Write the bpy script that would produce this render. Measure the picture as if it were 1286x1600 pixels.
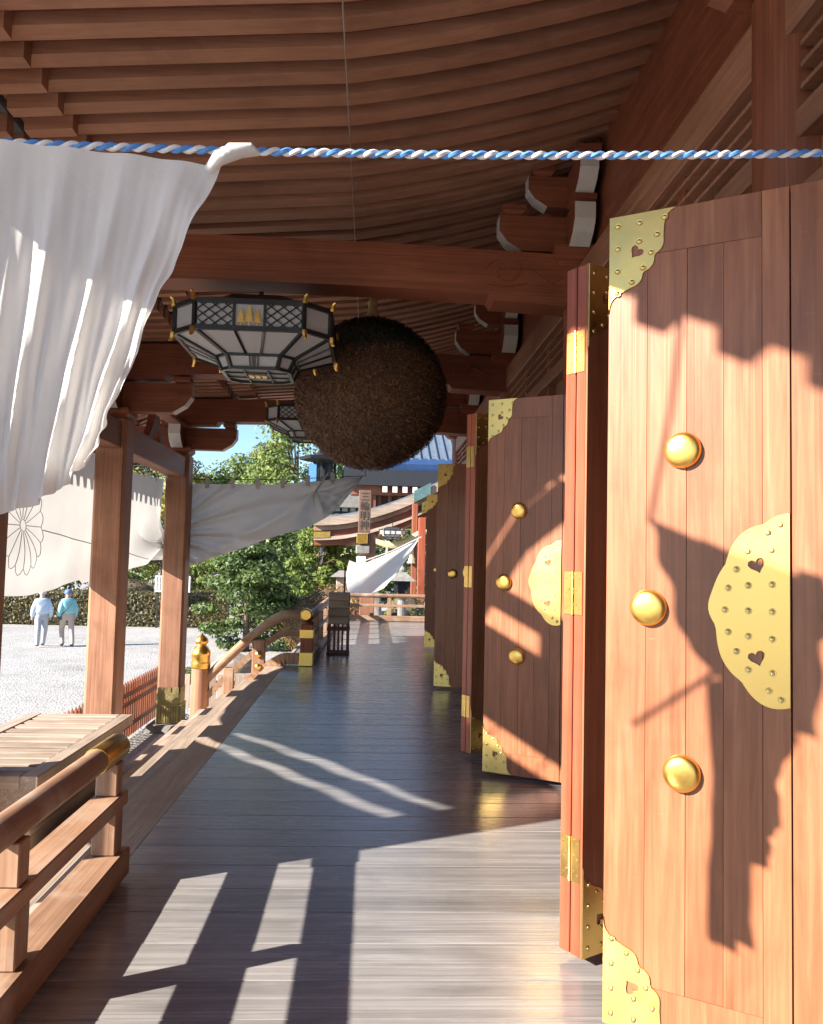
import bpy, bmesh, math, random
from mathutils import Vector, Matrix
random.seed(7)
R = math.radians
for o in list(bpy.data.objects): bpy.data.objects.remove(o)
scene = bpy.context.scene
COL = scene.collection

# ------------------------------------------------------------------ camera
YAW, PITCH, ROLL = 0.0494, 0.0597, 0.0234
cd = bpy.data.cameras.new('camera'); cam = bpy.data.objects.new('camera', cd); COL.objects.link(cam)
fw = Vector((math.sin(YAW)*math.cos(PITCH), math.cos(YAW)*math.cos(PITCH), math.sin(PITCH)))
rt = Vector((math.cos(YAW), -math.sin(YAW), 0)); up = rt.cross(fw)
r2 = rt*math.cos(ROLL)+up*math.sin(ROLL); u2 = -rt*math.sin(ROLL)+up*math.cos(ROLL)
cam.matrix_world = Matrix(((r2.x, u2.x, -fw.x, 0), (r2.y, u2.y, -fw.y, 0), (r2.z, u2.z, -fw.z, 1.55), (0, 0, 0, 1)))
cd.sensor_fit = 'VERTICAL'; cd.sensor_height = 32.0; cd.lens = 32.0*1300/1600
cd.clip_start = 0.05; cd.clip_end = 2000
scene.camera = cam

# ------------------------------------------------------------------ sky and sun
SUN_EL = R(27.8); SUN_H = Vector((0.906, 0.422))           # horizontal travel of the light
w = bpy.data.worlds.new('World'); scene.world = w; w.use_nodes = True
nt = w.node_tree; bg = nt.nodes['Background']
sk = nt.nodes.new('ShaderNodeTexSky'); sk.sky_type = 'NISHITA'; sk.sun_disc = False
sk.sun_elevation = SUN_EL; sk.sun_rotation = math.atan2(-SUN_H.x, -SUN_H.y)
sk.air_density = 1.0; sk.dust_density = 0.0; sk.ozone_density = 4.0
nt.links.new(sk.outputs[0], bg.inputs[0]); bg.inputs[1].default_value = 0.065
sl = bpy.data.lights.new('sun', 'SUN'); sl.energy = 4.05; sl.angle = R(0.55); sl.color = (1.0, 0.91, 0.80)
so = bpy.data.objects.new('sun', sl); COL.objects.link(so); so.location = (-20, -10, 15)
so.rotation_euler = Vector((SUN_H.x*math.cos(SUN_EL), SUN_H.y*math.cos(SUN_EL), -math.sin(SUN_EL))).to_track_quat('-Z', 'Y').to_euler()
vs = scene.view_settings; vs.view_transform = 'Standard'; vs.look = 'None'; vs.gamma = 1; vs.use_curve_mapping = False
vs.exposure = 1.92
scene.cycles.caustics_reflective = False; scene.cycles.caustics_refractive = False

# ------------------------------------------------------------------ materials
MATS = {}
def nodes(name):
    m = bpy.data.materials.new(name); m.use_nodes = True
    t = m.node_tree; return m, t, t.nodes['Principled BSDF']
def ramp(t, fac, cols):
    r = t.nodes.new('ShaderNodeValToRGB'); cr = r.color_ramp
    while len(cr.elements) > 1: cr.elements.remove(cr.elements[-1])
    cr.elements[0].position = cols[0][0]; cr.elements[0].color = (*cols[0][1], 1)
    for p, c in cols[1:]:
        e = cr.elements.new(p); e.color = (*c, 1)
    t.links.new(fac, r.inputs[0]); return r.outputs[0]
def coords(t, scale, rnd=40.0):
    tc = t.nodes.new('ShaderNodeTexCoord'); oi = t.nodes.new('ShaderNodeObjectInfo')
    mu = t.nodes.new('ShaderNodeMath'); mu.operation = 'MULTIPLY'; mu.inputs[1].default_value = rnd
    t.links.new(oi.outputs['Random'], mu.inputs[0])
    ad = t.nodes.new('ShaderNodeVectorMath'); ad.operation = 'ADD'
    t.links.new(tc.outputs['Object'], ad.inputs[0]); t.links.new(mu.outputs[0], ad.inputs[1])
    mp = t.nodes.new('ShaderNodeMapping'); mp.inputs['Scale'].default_value = scale
    t.links.new(ad.outputs[0], mp.inputs[0]); return mp.outputs[0], oi.outputs['Random'], ad.outputs[0]
def noise(t, v, sc, det=6, rough=0.6, dist=0.0):
    n = t.nodes.new('ShaderNodeTexNoise'); n.inputs['Scale'].default_value = sc; n.inputs['Detail'].default_value = det
    n.inputs['Roughness'].default_value = rough; n.inputs['Distortion'].default_value = dist
    t.links.new(v, n.inputs['Vector']); return n.outputs['Fac']
def mixc(t, fac, a, b, mode='MIX'):
    m = t.nodes.new('ShaderNodeMix'); m.data_type = 'RGBA'; m.blend_type = mode
    if isinstance(fac, float): m.inputs[0].default_value = fac
    else: t.links.new(fac, m.inputs[0])
    for s, k in ((a, 6), (b, 7)):
        if isinstance(s, tuple): m.inputs[k].default_value = (*s, 1)
        else: t.links.new(s, m.inputs[k])
    return m.outputs[2]
def bump(t, b, h, strength=0.3, dist=0.01):
    n = t.nodes.new('ShaderNodeBump'); n.inputs['Strength'].default_value = strength; n.inputs['Distance'].default_value = dist
    t.links.new(h, n.inputs['Height']); t.links.new(n.outputs[0], b.inputs['Normal'])
def wood(name, c1, c2, c3, axis='z', rough=0.5, spec=0.5, coat=0.0, grain=1.0, wear=None, var=0.18, bstr=0.25, scratch=False, fine=0.8):
    m, t, b = nodes(name)
    s = {'x': (0.55, 9, 9), 'y': (9, 0.55, 9), 'z': (9, 9, 0.55)}[axis]
    v, rnd, raw = coords(t, tuple(k*grain for k in s))
    n1 = noise(t, v, 2.2, 8, 0.62, 0.6)
    col = ramp(t, n1, [(0.28, c1), (0.52, c2), (0.75, c3)])
    s2 = {'x': (0.25, 60, 60), 'y': (60, 0.25, 60), 'z': (60, 60, 0.25)}[axis]
    mp2 = t.nodes.new('ShaderNodeMapping'); mp2.inputs['Scale'].default_value = s2; t.links.new(raw, mp2.inputs[0])
    n2 = noise(t, mp2.outputs[0], 1.5, 3, 0.5)
    fcol = ramp(t, n2, [(0.3, (0.72, 0.72, 0.72)), (0.7, (1.12, 1.12, 1.12))])
    col = mixc(t, float(fine), col, fcol, 'MULTIPLY')
    vr = ramp(t, rnd, [(0, (1-var,)*3), (1, (1+var,)*3)])
    col = mixc(t, 1.0, col, vr, 'MULTIPLY')
    bl = noise(t, raw, 1.3, 4, 0.65, 0.4); blc = ramp(t, bl, [(0.28, (0.74, 0.72, 0.70)), (0.5, (1, 1, 1)), (0.74, (1.14, 1.13, 1.12))]); col = mixc(t, 1.0, col, blc, 'MULTIPLY')
    if wear:
        n3 = noise(t, raw, 3.1, 5, 0.6)
        f = ramp(t, n3, [(0.48, (0, 0, 0)), (0.72, (1, 1, 1))])
        col = mixc(t, f, col, wear)
    if scratch:
        vv = t.nodes.new('ShaderNodeMapping'); vv.inputs['Scale'].default_value = (14, 14, 160); vv.inputs['Rotation'].default_value = (0.5, 0.35, 0.2)
        t.links.new(raw, vv.inputs[0]); n4 = noise(t, vv.outputs[0], 0.7, 2, 0.4)
        f4 = ramp(t, n4, [(0.76, (0, 0, 0)), (0.83, (0.4, 0.4, 0.4))])
        col = mixc(t, f4, col, tuple(min(1, k*1.6+0.05) for k in c3))
    t.links.new(col, b.inputs['Base Color'])
    rr = ramp(t, n1, [(0.3, (rough*0.8,)*3), (0.7, (min(1, rough*1.2),)*3)])
    t.links.new(rr, b.inputs['Roughness'])
    b.inputs['Specular IOR Level'].default_value = spec; b.inputs['Coat Weight'].default_value = coat; b.inputs['Coat Roughness'].default_value = 0.25
    bump(t, b, n2, bstr, 0.004); MATS[name] = m; return m
def plain(name, c, rough=0.6, metal=0.0, var=0.12, sc=6.0, bs=0.1, trans=0.0, coat=0.0):
    m, t, b = nodes(name); v, rnd, raw = coords(t, (1, 1, 1))
    n = noise(t, v, sc, 5, 0.6)
    col = ramp(t, n, [(0.3, tuple(k*(1-var) for k in c)), (0.7, tuple(min(1, k*(1+var)) for k in c))])
    t.links.new(col, b.inputs['Base Color']); b.inputs['Metallic'].default_value = metal
    rr = ramp(t, n, [(0.3, (rough*0.8,)*3), (0.7, (min(1, rough*1.2),)*3)]); t.links.new(rr, b.inputs['Roughness'])
    b.inputs['Coat Weight'].default_value = coat
    if bs: bump(t, b, n, bs, 0.004)
    if trans:
        tr = t.nodes.new('ShaderNodeBsdfTranslucent'); t.links.new(col, tr.inputs[0])
        mx = t.nodes.new('ShaderNodeMixShader'); mx.inputs[0].default_value = trans
        out = t.nodes['Material Output']
        t.links.new(b.outputs[0], mx.inputs[1]); t.links.new(tr.outputs[0], mx.inputs[2]); t.links.new(mx.outputs[0], out.inputs[0])
    MATS[name] = m; return m
def cloth_mat(name, c, tr):
    m = plain(name, c, 0.9, 0, 0.05, 2.0, 0, trans=tr); t = m.node_tree; b = t.nodes['Principled BSDF']
    tc = t.nodes.new('ShaderNodeTexCoord'); mp = t.nodes.new('ShaderNodeMapping'); mp.inputs['Scale'].default_value = (1, 1, 1); t.links.new(tc.outputs['Object'], mp.inputs[0])
    n1 = noise(t, mp.outputs[0], 7, 6, 0.65, 1.2); n2 = noise(t, mp.outputs[0], 420, 1, 0.5)
    ad = t.nodes.new('ShaderNodeMath'); ad.operation = 'MULTIPLY_ADD'; ad.inputs[1].default_value = 0.08; t.links.new(n2, ad.inputs[0]); t.links.new(n1, ad.inputs[2])
    bump(t, b, ad.outputs[0], 0.22, 0.02)
for ax in 'xyz':
    wood('red_wood_'+ax, (0.20, 0.062, 0.032), (0.27, 0.086, 0.043), (0.34, 0.118, 0.06), ax, 0.5, 0.4)
    wood('pale_wood_'+ax, (0.26, 0.15, 0.09), (0.36, 0.21, 0.13), (0.46, 0.29, 0.19), ax, 0.6, 0.3, wear=(0.42, 0.33, 0.26))
    wood('weathered_'+ax, (0.30, 0.22, 0.16), (0.42, 0.33, 0.26), (0.52, 0.43, 0.36), ax, 0.7, 0.3)
wood('post_wood', (0.32, 0.15, 0.09), (0.41, 0.205, 0.125), (0.49, 0.265, 0.165), 'z', 0.55, 0.35)
wood('door_wood', (0.29, 0.098, 0.043), (0.385, 0.143, 0.066), (0.47, 0.198, 0.10), 'z', 0.42, 0.45, coat=0.15, grain=1.5, scratch=True, var=0.05, fine=0.45)
wood('door_edge', (0.34, 0.075, 0.035), (0.43, 0.105, 0.05), (0.50, 0.145, 0.075), 'z', 0.4, 0.5, coat=0.2)
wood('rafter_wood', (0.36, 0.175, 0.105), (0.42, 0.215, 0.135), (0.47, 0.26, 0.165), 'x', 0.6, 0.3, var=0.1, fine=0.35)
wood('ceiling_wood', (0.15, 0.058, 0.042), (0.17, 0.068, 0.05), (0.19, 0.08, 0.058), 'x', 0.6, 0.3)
wood('deck_wood', (0.18, 0.172, 0.168), (0.275, 0.265, 0.26), (0.37, 0.36, 0.355), 'x', 0.26, 0.6, coat=0.35, grain=0.8, var=0.13, bstr=0.35)
for ax in 'xyz': wood('beam_wood_'+ax, (0.25, 0.115, 0.068), (0.32, 0.155, 0.095), (0.39, 0.20, 0.13), ax, 0.55, 0.35)
wood('sign_wood', (0.13, 0.075, 0.05), (0.17, 0.10, 0.068), (0.21, 0.13, 0.09), 'z', 0.6)
wood('stand_wood', (0.10, 0.035, 0.02), (0.15, 0.052, 0.03), (0.2, 0.075, 0.045), 'z', 0.5)
plain('gold', (0.92, 0.58, 0.15), 0.32, 1.0, 0.07, 9, 0.05)
plain('brass', (0.90, 0.61, 0.20), 0.34, 1.0, 0.09, 5, 0.04)
plain('brass_rivet', (0.74, 0.54, 0.20), 0.34, 1.0, 0.12, 30, 0.05)
plain('dull_brass', (0.42, 0.36, 0.16), 0.5, 1.0, 0.25, 12, 0.1)
plain('white_paint', (0.72, 0.70, 0.64), 0.6, 0, 0.07, 9, 0.05)
plain('black_lacquer', (0.022, 0.026, 0.028), 0.35, 0, 0.2, 9, 0.0, coat=0.3)
plain('lantern_paper', (0.90, 0.90, 0.91), 0.6, 0, 0.02, 30, 0.03, trans=0.5)
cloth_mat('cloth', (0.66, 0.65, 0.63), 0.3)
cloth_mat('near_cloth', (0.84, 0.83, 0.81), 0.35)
plain('ink', (0.05, 0.045, 0.04), 0.8, 0, 0.1, 9, 0)
plain('faint_ink', (0.42, 0.41, 0.41), 0.9, 0, 0.1, 9, 0)
plain('blue_strand', (0.10, 0.30, 0.72), 0.5, 0, 0.15, 60, 0.1)
plain('white_strand', (0.82, 0.82, 0.82), 0.5, 0, 0.08, 60, 0.1)
plain('wire', (0.6, 0.55, 0.5), 0.4, 0.6, 0.1, 9, 0)
plain('stone', (0.22, 0.21, 0.195), 0.85, 0, 0.25, 7, 0.5)
plain('rock', (0.30, 0.25, 0.21), 0.9, 0, 0.35, 3, 0.8)
plain('dark_metal', (0.018, 0.02, 0.026), 0.65, 0.1, 0.2, 9, 0.05)
plain('roof_copper', (0.17, 0.21, 0.26), 0.35, 0.25, 0.2, 4, 0.1)
plain('roof_sky_tint', (0.035, 0.075, 0.19), 0.35, 0.2, 0.2, 4, 0.1)  # copper with the sky's reflection put in as blue
plain('patina', (0.09, 0.17, 0.17), 0.6, 0.2, 0.2, 6, 0.1)
plain('straw', (0.72, 0.62, 0.32), 0.9, 0, 0.15, 40, 0.3)
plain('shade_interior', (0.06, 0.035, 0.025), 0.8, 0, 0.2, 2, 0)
plain('skin', (0.55, 0.34, 0.25), 0.6, 0, 0.05, 9, 0)
plain('teal_jacket', (0.26, 0.58, 0.62), 0.6, 0, 0.1, 20, 0.2)
plain('blue_jacket', (0.55, 0.66, 0.80), 0.6, 0, 0.1, 20, 0.2)
plain('beige_trousers', (0.52, 0.43, 0.36), 0.8, 0, 0.1, 20, 0.1)
plain('grey_trousers', (0.45, 0.47, 0.52), 0.8, 0, 0.1, 20, 0.1)
plain('blue_cap', (0.12, 0.2, 0.42), 0.7, 0, 0.1, 20, 0.1)
plain('pale_hat', (0.68, 0.58, 0.54), 0.7, 0, 0.1, 20, 0.1)
plain('shoe', (0.08, 0.08, 0.09), 0.6, 0, 0.1, 20, 0.1)
plain('notice_white', (0.78, 0.78, 0.80), 0.5, 0, 0.03, 9, 0)
plain('notice_blue', (0.10, 0.28, 0.62), 0.5, 0, 0.05, 9, 0)
plain('bark', (0.12, 0.085, 0.06), 0.9, 0, 0.3, 9, 0.6)
plain('lawn', (0.10, 0.22, 0.05), 0.9, 0, 0.3, 12, 0.4)
def gravel_mat():
    m, t, b = nodes('gravel'); v, rnd, raw = coords(t, (1, 1, 1), 0)
    vo = t.nodes.new('ShaderNodeTexVoronoi'); vo.inputs['Scale'].default_value = 22; t.links.new(v, vo.inputs['Vector'])
    c = ramp(t, vo.outputs['Color'], [(0, (0.27, 0.262, 0.25)), (0.5, (0.40, 0.392, 0.38)), (1, (0.52, 0.51, 0.495))])
    n = noise(t, v, 0.45, 7, 0.7); c2 = ramp(t, n, [(0.32, (0.74, 0.73, 0.71)), (0.5, (0.95, 0.95, 0.94)), (0.7, (1.08, 1.08, 1.07))])
    t.links.new(mixc(t, 1.0, c, c2, 'MULTIPLY'), b.inputs['Base Color']); b.inputs['Roughness'].default_value = 0.9
    bump(t, b, vo.outputs['Distance'], 0.8, 0.02); MATS['gravel'] = m
gravel_mat()
def leaf_mat(name, a, bcol, c, tr=0.35):
    m, t, b = nodes(name)
    g = t.nodes.new('ShaderNodeNewGeometry')
    col = ramp(t, g.outputs['Random Per Island'], [(0, a), (0.5, bcol), (1, c)])
    tc = t.nodes.new('ShaderNodeTexCoord'); nz = noise(t, tc.outputs['Object'], 0.9, 3, 0.6)
    col = mixc(t, 1.0, col, ramp(t, nz, [(0.3, (0.62, 0.66, 0.62)), (0.5, (1, 1, 1)), (0.7, (1.38, 1.26, 0.95))]), 'MULTIPLY')
    t.links.new(col, b.inputs['Base Color']); b.inputs['Roughness'].default_value = 0.5; b.inputs['Specular IOR Level'].default_value = 0.35
    q = t.nodes.new('ShaderNodeBsdfTranslucent'); t.links.new(col, q.inputs[0])
    mx = t.nodes.new('ShaderNodeMixShader'); mx.inputs[0].default_value = tr
    t.links.new(b.outputs[0], mx.inputs[1]); t.links.new(q.outputs[0], mx.inputs[2]); t.links.new(mx.outputs[0], t.nodes['Material Output'].inputs[0])
    MATS[name] = m
leaf_mat('leaf_dark', (0.05, 0.085, 0.028), (0.095, 0.15, 0.045), (0.20, 0.265, 0.095))
leaf_mat('leaf_mid', (0.09, 0.135, 0.03), (0.155, 0.22, 0.045), (0.24, 0.31, 0.08))
leaf_mat('leaf_light', (0.12, 0.175, 0.05), (0.20, 0.27, 0.08), (0.29, 0.36, 0.13))
leaf_mat('leaf_yellow', (0.24, 0.22, 0.04), (0.36, 0.32, 0.055), (0.46, 0.40, 0.09))
leaf_mat('leaf_orange', (0.196, 0.115, 0.034), (0.310, 0.184, 0.052), (0.402, 0.253, 0.081))
leaf_mat('leaf_hedge', (0.088, 0.081, 0.037), (0.144, 0.131, 0.062), (0.213, 0.188, 0.100))
leaf_mat('cedar_shade_green', (0.016, 0.022, 0.018), (0.026, 0.034, 0.026), (0.04, 0.048, 0.034), 0.1)  # green for the ball's top, its shade mixed into the tone
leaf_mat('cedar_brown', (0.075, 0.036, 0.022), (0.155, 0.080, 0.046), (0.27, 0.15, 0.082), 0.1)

# ------------------------------------------------------------------ mesh helpers
def lint(P, x):
    for (x0, a), (x1, b) in zip(P[:-1], P[1:]):
        if x0 <= x <= x1: return a+(b-a)*(x-x0)/(x1-x0)
    return P[0][1] if x < P[0][0] else P[-1][1]
class MB:
    def __init__(s): s.v = []; s.f = []; s.m = []; s.mi = 0
    def add(s, vs, fs):
        b = len(s.v); s.v += [tuple(p) for p in vs]
        for f in fs: s.f.append([b+i for i in f]); s.m.append(s.mi)
        return s
    def box(s, x0, x1, y0, y1, z0, z1):
        vs = [(x0, y0, z0), (x1, y0, z0), (x1, y1, z0), (x0, y1, z0), (x0, y0, z1), (x1, y0, z1), (x1, y1, z1), (x0, y1, z1)]
        return s.add(vs, [(0, 3, 2, 1), (4, 5, 6, 7), (0, 1, 5, 4), (1, 2, 6, 5), (2, 3, 7, 6), (3, 0, 4, 7)])
    def bar(s, a, b, w, h, upv=(0, 0, 1)):
        a = Vector(a); b = Vector(b); d = (b-a).normalized(); u = Vector(upv)
        sd = d.cross(u)
        if sd.length < 1e-4: sd = d.cross(Vector((1, 0, 0)))
        sd.normalize(); u = sd.cross(d)
        vs = []
        for p in (a, b):
            for i, j in ((-1, -1), (1, -1), (1, 1), (-1, 1)): vs.append(p+sd*(i*w/2)+u*(j*h/2))
        return s.add(vs, [(0, 1, 2, 3), (7, 6, 5, 4), (0, 4, 5, 1), (1, 5, 6, 2), (2, 6, 7, 3), (3, 7, 4, 0)])
    def frus(s, cx, cy, z0, z1, a0, b0, a1, b1):
        vs = [(cx+i*a0, cy+j*b0, z0) for i, j in ((-1, -1), (1, -1), (1, 1), (-1, 1))]+[(cx+i*a1, cy+j*b1, z1) for i, j in ((-1, -1), (1, -1), (1, 1), (-1, 1))]
        return s.add(vs, [(0, 3, 2, 1), (4, 5, 6, 7), (0, 1, 5, 4), (1, 2, 6, 5), (2, 3, 7, 6), (3, 0, 4, 7)])
    def prism(s, prof, p0, p1, fn):
        """prof: 2D loop; fn(a, b, t) -> xyz; extruded from t=p0 to p1"""
        n = len(prof); vs = [fn(a, b, p0) for a, b in prof]+[fn(a, b, p1) for a, b in prof]
        fs = [tuple(range(n))[::-1], tuple(range(n, 2*n))]+[(i, (i+1) % n, n+(i+1) % n, n+i) for i in range(n)]
        return s.add(vs, fs)
    def tube(s, pts, r, n=8, cap=True):
        pts = [Vector(p) for p in pts]; rings = []; k = len(pts)
        rs = r if isinstance(r, (list, tuple)) else [r]*k
        prev = None
        for i, p in enumerate(pts):
            d = (pts[min(i+1, k-1)]-pts[max(i-1, 0)])
            d = d.normalized() if d.length > 1e-9 else Vector((0, 0, 1))
            if prev is None:
                a = d.cross(Vector((0, 0, 1)))
                if a.length < 1e-3: a = d.cross(Vector((1, 0, 0)))
            else: a = prev-d*prev.dot(d)
            a.normalize(); prev = a; b = d.cross(a)
            rings.append([p+(a*math.cos(2*math.pi*j/n)+b*math.sin(2*math.pi*j/n))*rs[i] for j in range(n)])
        vs = [q for g in rings for q in g]
        fs = [(i*n+j, i*n+(j+1) % n, (i+1)*n+(j+1) % n, (i+1)*n+j) for i in range(k-1) for j in range(n)]
        if cap: fs += [tuple(range(n))[::-1], tuple((k-1)*n+j for j in range(n))]
        return s.add(vs, fs)
    def lathe(s, c, prof, n=20, axis='z'):
        c = Vector(c); vs = []; k = len(prof)
        for r, h in prof:
            for j in range(n):
                a = 2*math.pi*j/n; x, y = r*math.cos(a), r*math.sin(a)
                vs.append(c+(Vector((x, y, h)) if axis == 'z' else Vector((x, h, y)) if axis == 'y' else Vector((h, x, y))))
        fs = [(i*n+j, i*n+(j+1) % n, (i+1)*n+(j+1) % n, (i+1)*n+j) for i in range(k-1) for j in range(n)]
        fs += [tuple(range(n))[::-1], tuple((k-1)*n+j for j in range(n))]
        return s.add(vs, fs)
    def grid(s, fn, nu, nv):
        vs = [fn(i/nu, j/nv) for j in range(nv+1) for i in range(nu+1)]
        return s.add(vs, [(j*(nu+1)+i, j*(nu+1)+i+1, (j+1)*(nu+1)+i+1, (j+1)*(nu+1)+i) for j in range(nv) for i in range(nu)])
    def mesh(s, name, mats, smooth=False, bevel=0.0, recalc=True):
        me = bpy.data.meshes.new(name); me.from_pydata(s.v, [], s.f)
        for m in (mats if isinstance(mats, (list, tuple)) else [mats]): me.materials.append(MATS[m])
        me.polygons.foreach_set('material_index', s.m)
        if recalc or bevel:
            bm = bmesh.new(); bm.from_mesh(me)
            bmesh.ops.recalc_face_normals(bm, faces=bm.faces)
            if bevel: bmesh.ops.bevel(bm, geom=bm.edges[:], offset=bevel, segments=1, affect='EDGES', clamp_overlap=True)
            bm.to_mesh(me); bm.free()
        if smooth:
            me.polygons.foreach_set('use_smooth', [True]*len(me.polygons)); me.set_sharp_from_angle(angle=R(38))
        me.update(); return me
WM = {}
def link(name, data, parent=None, world=True, loc=None, rotz=0):
    o = bpy.data.objects.new(name, data); COL.objects.link(o)
    if loc is not None: o.location = loc
    if rotz: o.rotation_euler = (0, 0, rotz)
    B = Matrix.Translation(o.location) @ Matrix.Rotation(rotz, 4, 'Z')
    if parent is not None:
        o.parent = parent
        if world: o.matrix_parent_inverse = WM[parent.as_pointer()].inverted(); WM[o.as_pointer()] = B
        else: WM[o.as_pointer()] = WM[parent.as_pointer()] @ B
    else: WM[o.as_pointer()] = B
    return o
def part(name, mb, mat, parent=None, smooth=False, bevel=0.0, world=True, loc=None, rotz=0, label=None):
    o = link(name, mb.mesh(name, mat, smooth, bevel) if isinstance(mb, MB) else mb, parent, world, loc, rotz)
    if label: o['label'] = label
    return o
def tag(o, label, cat, group=None):
    o['label'] = label; o['category'] = cat
    if group: o['group'] = group
    return o
def thing(name, label, cat, loc=(0, 0, 0), rotz=0, group=None):
    return tag(link(name, None, None, True, loc, rotz), label, cat, group)
def struct(o): o['kind'] = 'structure'; return o
def stuff(o): o['kind'] = 'stuff'; return o
def copy_tree(o, parent=None):
    c = o.copy(); COL.objects.link(c); c.parent = parent
    for ch in list(o.children): copy_tree(ch, c)
    return c
def curve_mesh(name, loops, ext, bev=0.0):
    """2D filled outline with holes -> (verts, faces) in the xy plane, thickness along z"""
    cu = bpy.data.curves.new(name, 'CURVE'); cu.dimensions = '2D'; cu.fill_mode = 'BOTH'; cu.extrude = ext; cu.bevel_depth = bev; cu.bevel_resolution = 0
    for lp in loops:
        sp = cu.splines.new('POLY'); sp.points.add(len(lp)-1); sp.use_cyclic_u = True
        for i, (x, y) in enumerate(lp): sp.points[i].co = (x, y, 0, 1)
    return curve_data(cu)
def curve_data(cu):
    ob = bpy.data.objects.new('tmp', cu); COL.objects.link(ob)
    dg = bpy.context.evaluated_depsgraph_get(); me = bpy.data.meshes.new_from_object(ob.evaluated_get(dg))
    vs = [tuple(v.co) for v in me.vertices]; fs = [tuple(p.vertices) for p in me.polygons]
    bpy.data.objects.remove(ob); bpy.data.meshes.remove(me); return vs, fs
def dome(r, h, n=14, k=4):
    return [(r*math.cos(math.pi/2*i/k) if i < k else 0.001, h*math.sin(math.pi/2*i/k)) for i in range(k+1)]

# ------------------------------------------------------------------ the setting: ground, deck, stairs
GZ = -1.25
g = MB(); g.box(-300, 300, -60, 500, GZ-0.5, GZ); struct(part('ground', g, 'gravel'))
deck = struct(link('deck', None))
bm_ = MB(); bm_.box(-1.19, 1.9, -2.6, 22.1, -0.30, -0.062); part('deck_frame', bm_, 'red_wood_x', deck)
me_board = {}
y = -2.6; i = 0
while y < 22.0:
    wd = random.choice((0.26, 0.28, 0.30))
    if wd not in me_board:
        q = MB(); q.box(-1.545, 1.545, 0.0022, wd-0.0022, -0.03, 0.03); me_board[wd] = q.mesh('floor_board', 'deck_wood', bevel=0.0025)
    link('floor_board', me_board[wd], deck, True, (0.355, y, -0.03+random.uniform(-0.0012, 0.0008)), 0); y += wd; i += 1
q = MB(); q.box(-1.46, -1.193, -2.6, 12.6, -0.14, -0.012); part('edge_sill', q, 'weathered_y', deck, bevel=0.01)
q = MB(); q.box(-1.25, -1.193, 12.605, 22.1, -0.14, 0.012); part('edge_sill', q, 'weathered_y', deck, bevel=0.008)
q = MB(); q.box(-1.25, 2.0, 22.105, 22.2, -0.14, 0.010); part('edge_sill', q, 'weathered_x', deck, bevel=0.008)
q = MB(); q.box(-1.16, 2.0, -2.6, 22.1, GZ, -0.31); part('deck_skirt', q, 'shade_interior', deck)
stairs = struct(link('stairs', None))
for k in range(5):
    x1 = -1.463-0.30*k; z = -0.21*(k+1)
    q = MB(); q.box(x1-0.32, x1-0.002, 4.05, 12.5, z-0.07, z); part('tread', q, 'weathered_y', stairs, bevel=0.008)
    q = MB(); q.box(x1-0.04, x1-0.004, 4.05, 12.5, z+0.002, z+0.137); part('riser', q, 'weathered_y', stairs)
q = MB(); q.prism([(-1.47, -0.30), (-1.47, -1.25), (-2.9, -1.25)], 12.0, 12.32, lambda a, b, t: (a, t, b)); part('stringer', q, 'red_wood_x', stairs)
q = MB(); q.prism([(-1.47, -0.30), (-1.47, -1.25), (-2.9, -1.25)], 4.1, 4.4, lambda a, b, t: (a, t, b)); part('stringer', q, 'red_wood_x', stairs)

# ------------------------------------------------------------------ shrine hall
COLX = 1.68; BAYS = [-3.65, -0.15, 3.35, 6.85, 10.35, 13.85, 16.4]
hall = thing('shrine_hall', 'red-brown timber shrine hall with exposed rafters above the dark veranda', 'building', (COLX, 8, 0))
def rz_main(x):
    if x < -0.2: return 4.42+0.085*(x+0.2)
    u = x+0.2; return 4.42+0.17*u+0.05*u*u
def strip_profile(xs, zf, d0, d1): return [(x, zf(x)+d0) for x in xs]+[(x, zf(x)+d1) for x in reversed(xs)]
XS = [2.3-0.3*k for k in range(9)]+[-0.2, -0.7, -1.4, -2.0, -2.25]
EAVE_X = -2.6
def rafter_mesh(name, xs, zf, wd, d, mat):
    q = MB(); n = len(xs); vs = []
    for x in xs:
        for yy, dz in ((-wd/2, 0), (wd/2, 0), (wd/2, d), (-wd/2, d)): vs.append((x, yy, zf(x)+dz))
    fs = [(4*i+j, 4*i+(j+1) % 4, 4*i+4+(j+1) % 4, 4*i+4+j) for i in range(n-1) for j in range(4)]+[(0, 1, 2, 3), tuple(4*(n-1)+j for j in (3, 2, 1, 0))]
    q.add(vs, fs); return q.mesh(name, mat)
raf = rafter_mesh('rafter', XS, lambda x: rz_main(x)+0.055, 0.13, 0.072, 'rafter_wood')
fly = rafter_mesh('flying_rafter', [-1.95, -2.1, -2.25], lambda x: rz_main(x)-0.03, 0.10, 0.156, 'rafter_wood')
y = -2.6
while y < 16.5:
    link('rafter', raf, hall, True, (0, y, 0)); link('flying_rafter', fly, hall, True, (0, y+0.125, 0)); y += 0.25
q = MB()
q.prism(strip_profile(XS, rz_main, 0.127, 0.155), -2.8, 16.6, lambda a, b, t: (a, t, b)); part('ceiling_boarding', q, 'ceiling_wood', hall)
q = MB(); q.prism([(XS[0]+3, 5.4), (XS[0], rz_main(XS[0])+0.16)]+[(x, rz_main(x)+0.16) for x in XS[1:]]+[(-2.36, 4.41), (-2.36, 4.66), (0, 5.2), (6, 7.5)], -2.9, 16.7, lambda a, b, t: (a, t, b))
part('roof', q, 'roof_copper', hall)
q = MB(); q.box(-2.34, -2.252, -2.9, 16.7, rz_main(-2.25)+0.126, rz_main(-2.25)+0.158); part('eave_board', q, 'red_wood_y', hall)
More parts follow.
